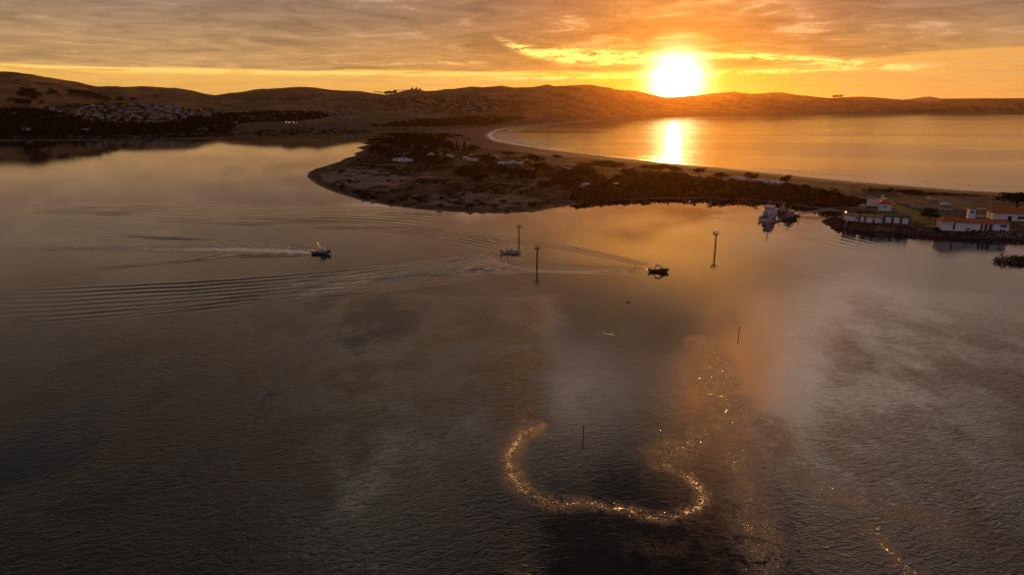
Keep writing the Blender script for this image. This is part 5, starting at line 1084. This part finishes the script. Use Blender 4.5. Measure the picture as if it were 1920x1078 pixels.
# lamp on the point, fuel tanks, shrubs
x, y = ground(1585, 405, 3.2); t = thing('lamp_post', 'short lamp post with an orange light at the tip of the station point', 'lamp', (x, y, 2.6)); m_ = MB(); m_.cyl((0, 0, 0), (0, 0, 2.6), .07, n=8); m_.build('post', M['dark'], t); m_ = MB(); m_.loft([[(.34 * k * math.cos(q), .34 * k * math.sin(q), 2.6 + z) for q in np.linspace(0, 5.5, 9)] for z, k in ((0, .4), (.15, 1), (.45, 1), (.6, .4))]); m_.build('lantern', M['lamp'], t)
for px, py, r0, lb in ((1609, 397, 1.6, 'squat pale rounded tank behind the tip hut'), (1617, 391, 2.0, 'larger pale rounded tank behind the tip hut')):
    x, y = ground(px, py, 3.6); t = thing('storage_tank', lb, 'tank', (x, y, 3.5)); m_ = MB(); m_.loft([[(r0 * k * math.cos(q), r0 * k * math.sin(q), z * r0) for q in np.linspace(0, 6.0, 14)] for z, k in ((0, 1), (.9, 1), (1.2, .8), (1.35, .3))]); m_.build('shell', M['conc'], t, True); m_ = MB(); m_.cyl((0, 0, 1.3 * r0), (0, 0, 1.6 * r0), .25, n=8); m_.build('hatch', M['grey'], t)
# riprap
rg = np.random.default_rng(4); ico = bmesh.new(); bmesh.ops.create_icosphere(ico, subdivisions=1, radius=1); IV = np.array([v.co[:] for v in ico.verts]); IF = np.array([[v.index for v in f.verts] for f in ico.faces]); ico.free()
def rocks(name, spots, m_, lb, cat, kind):
    VV, FF = [], []; o_ = 0
    for x, y, z, s_ in spots:
        v = IV * (1 + .28 * rg.normal(size=(len(IV), 1))) * np.array([1, rg.uniform(.7, 1.2), rg.uniform(.5, .85)]) * s_; a = rg.uniform(0, 6.3); c_, d_ = math.cos(a), math.sin(a)
        v = np.stack([v[:, 0] * c_ - v[:, 1] * d_, v[:, 0] * d_ + v[:, 1] * c_, v[:, 2]], 1) + (x, y, z); VV.append(v); FF.append(IF + o_); o_ += len(IV)
    me = bpy.data.meshes.new(name); me.from_pydata(np.concatenate(VV).tolist(), [], np.concatenate(FF).tolist()); me.materials.append(m_); o = bpy.data.objects.new(name, me); col.objects.link(o); return tag(o, lb, cat, None, kind)
edge = [ground(1590, 401)] + pix_line([(1585, 401), (1562, 408), (1546, 416), (1560, 424), (1600, 431), (1650, 435), (1700, 439), (1770, 444), (1850, 448), (1930, 451), (2060, 456), (2300, 466)], 6)
sp_ = []
for i in range(len(edge) - 1):
    a_, b_ = np.array(edge[i]), np.array(edge[i + 1]); L_ = np.hypot(*(b_ - a_)); nrm = np.array([-(b_ - a_)[1], (b_ - a_)[0]]) / max(L_, 1e-6)
    for _ in range(int(L_ * 5.5)):
        u = rg.random(); p_ = a_ + (b_ - a_) * u; s_ = rg.uniform(-1.2, 5.0); q_ = p_ + nrm * s_
        zz = zland(q_[0], q_[1]); 
        if zz < -.9: q_ = p_ - nrm * s_ * .4; zz = max(zland(q_[0], q_[1]), -.5)
        sp_.append((q_[0], q_[1], zz + .1, rg.uniform(.35, .85)))
rocks('riprap', sp_, M['rock'], 'dark rock riprap along the edge of the station point', 'riprap', 'stuff')
# kelp-hung rock at the right edge
cx_, cy_ = ground(1912, 492); sp_ = [(cx_ + rg.normal() * 3.2 + 1, cy_ + rg.normal() * 2.0, rg.uniform(-.4, .7) * math.exp(-abs(rg.normal()) * .3), rg.uniform(.5, 1.3)) for _ in range(60)]
t = thing('kelp_rock', 'dark rock hung with kelp just off the right edge of the station', 'rock', (0, 0, 0)); o = rocks('rock', sp_, M['rock'], '', '', None); o.parent = t
for k_ in ('label', 'category', 'kind'):
    if k_ in o: del o[k_]
pts = [(cx_ + rg.normal() * 4.6 + 1.5, cy_ + rg.normal() * 2.6, -.1, rg.uniform(.6, 1.5), rg.uniform(.8, 3.2)) for _ in range(150)]
o = scatter('kelp', pts, M['kelp'], '', 12, 40); o.parent = t
for k_ in ('label', 'category'):
    if k_ in o: del o[k_]
del o['kind']
# far mountain
def mountain():
    n = 60; c1 = azel(1690, 188)[0] - .4; c2 = azel(1775, 186)[0] + 2.5; Dm = 11800; vs = []; fs = []
    for i in range(n):
        a_ = R(c1 + (c2 - c1) * i / (n - 1)); e_ = np.interp(math.degrees(a_), [azel(x, 185)[0] for x in (1685, 1700, 1722, 1742, 1752, 1768, 1800, 1850)], [azel(x, y)[1] for x, y in ((1685, 192), (1700, 186.5), (1722, 184.2), (1742, 180.8), (1752, 183.0), (1768, 185), (1800, 187), (1850, 190))])
        H_ = CAM_H + Dm * math.tan(R(e_)) + 12 * (vnoise(np.array([i * .7]), np.array([1.0]))[0] - .5)
        for Dk, hk in ((Dm - 900, 0), (Dm - 500, .55), (Dm, 1), (Dm + 500, .5), (Dm + 900, 0)): vs.append((math.sin(a_) * Dk, math.cos(a_) * Dk, max(H_ * hk, 0) - 2))
    for i in range(n - 1):
        for k in range(4): fs.append((i * 5 + k, (i + 1) * 5 + k, (i + 1) * 5 + k + 1, i * 5 + k + 1))
    m_ = MB(); m_.add(vs, fs); o = m_.build('mountain', mat('mountain_ground', (0.10, 0.07, 0.05), .95, var=.3, scale=.003), None, True); o['kind'] = 'structure'
mountain()
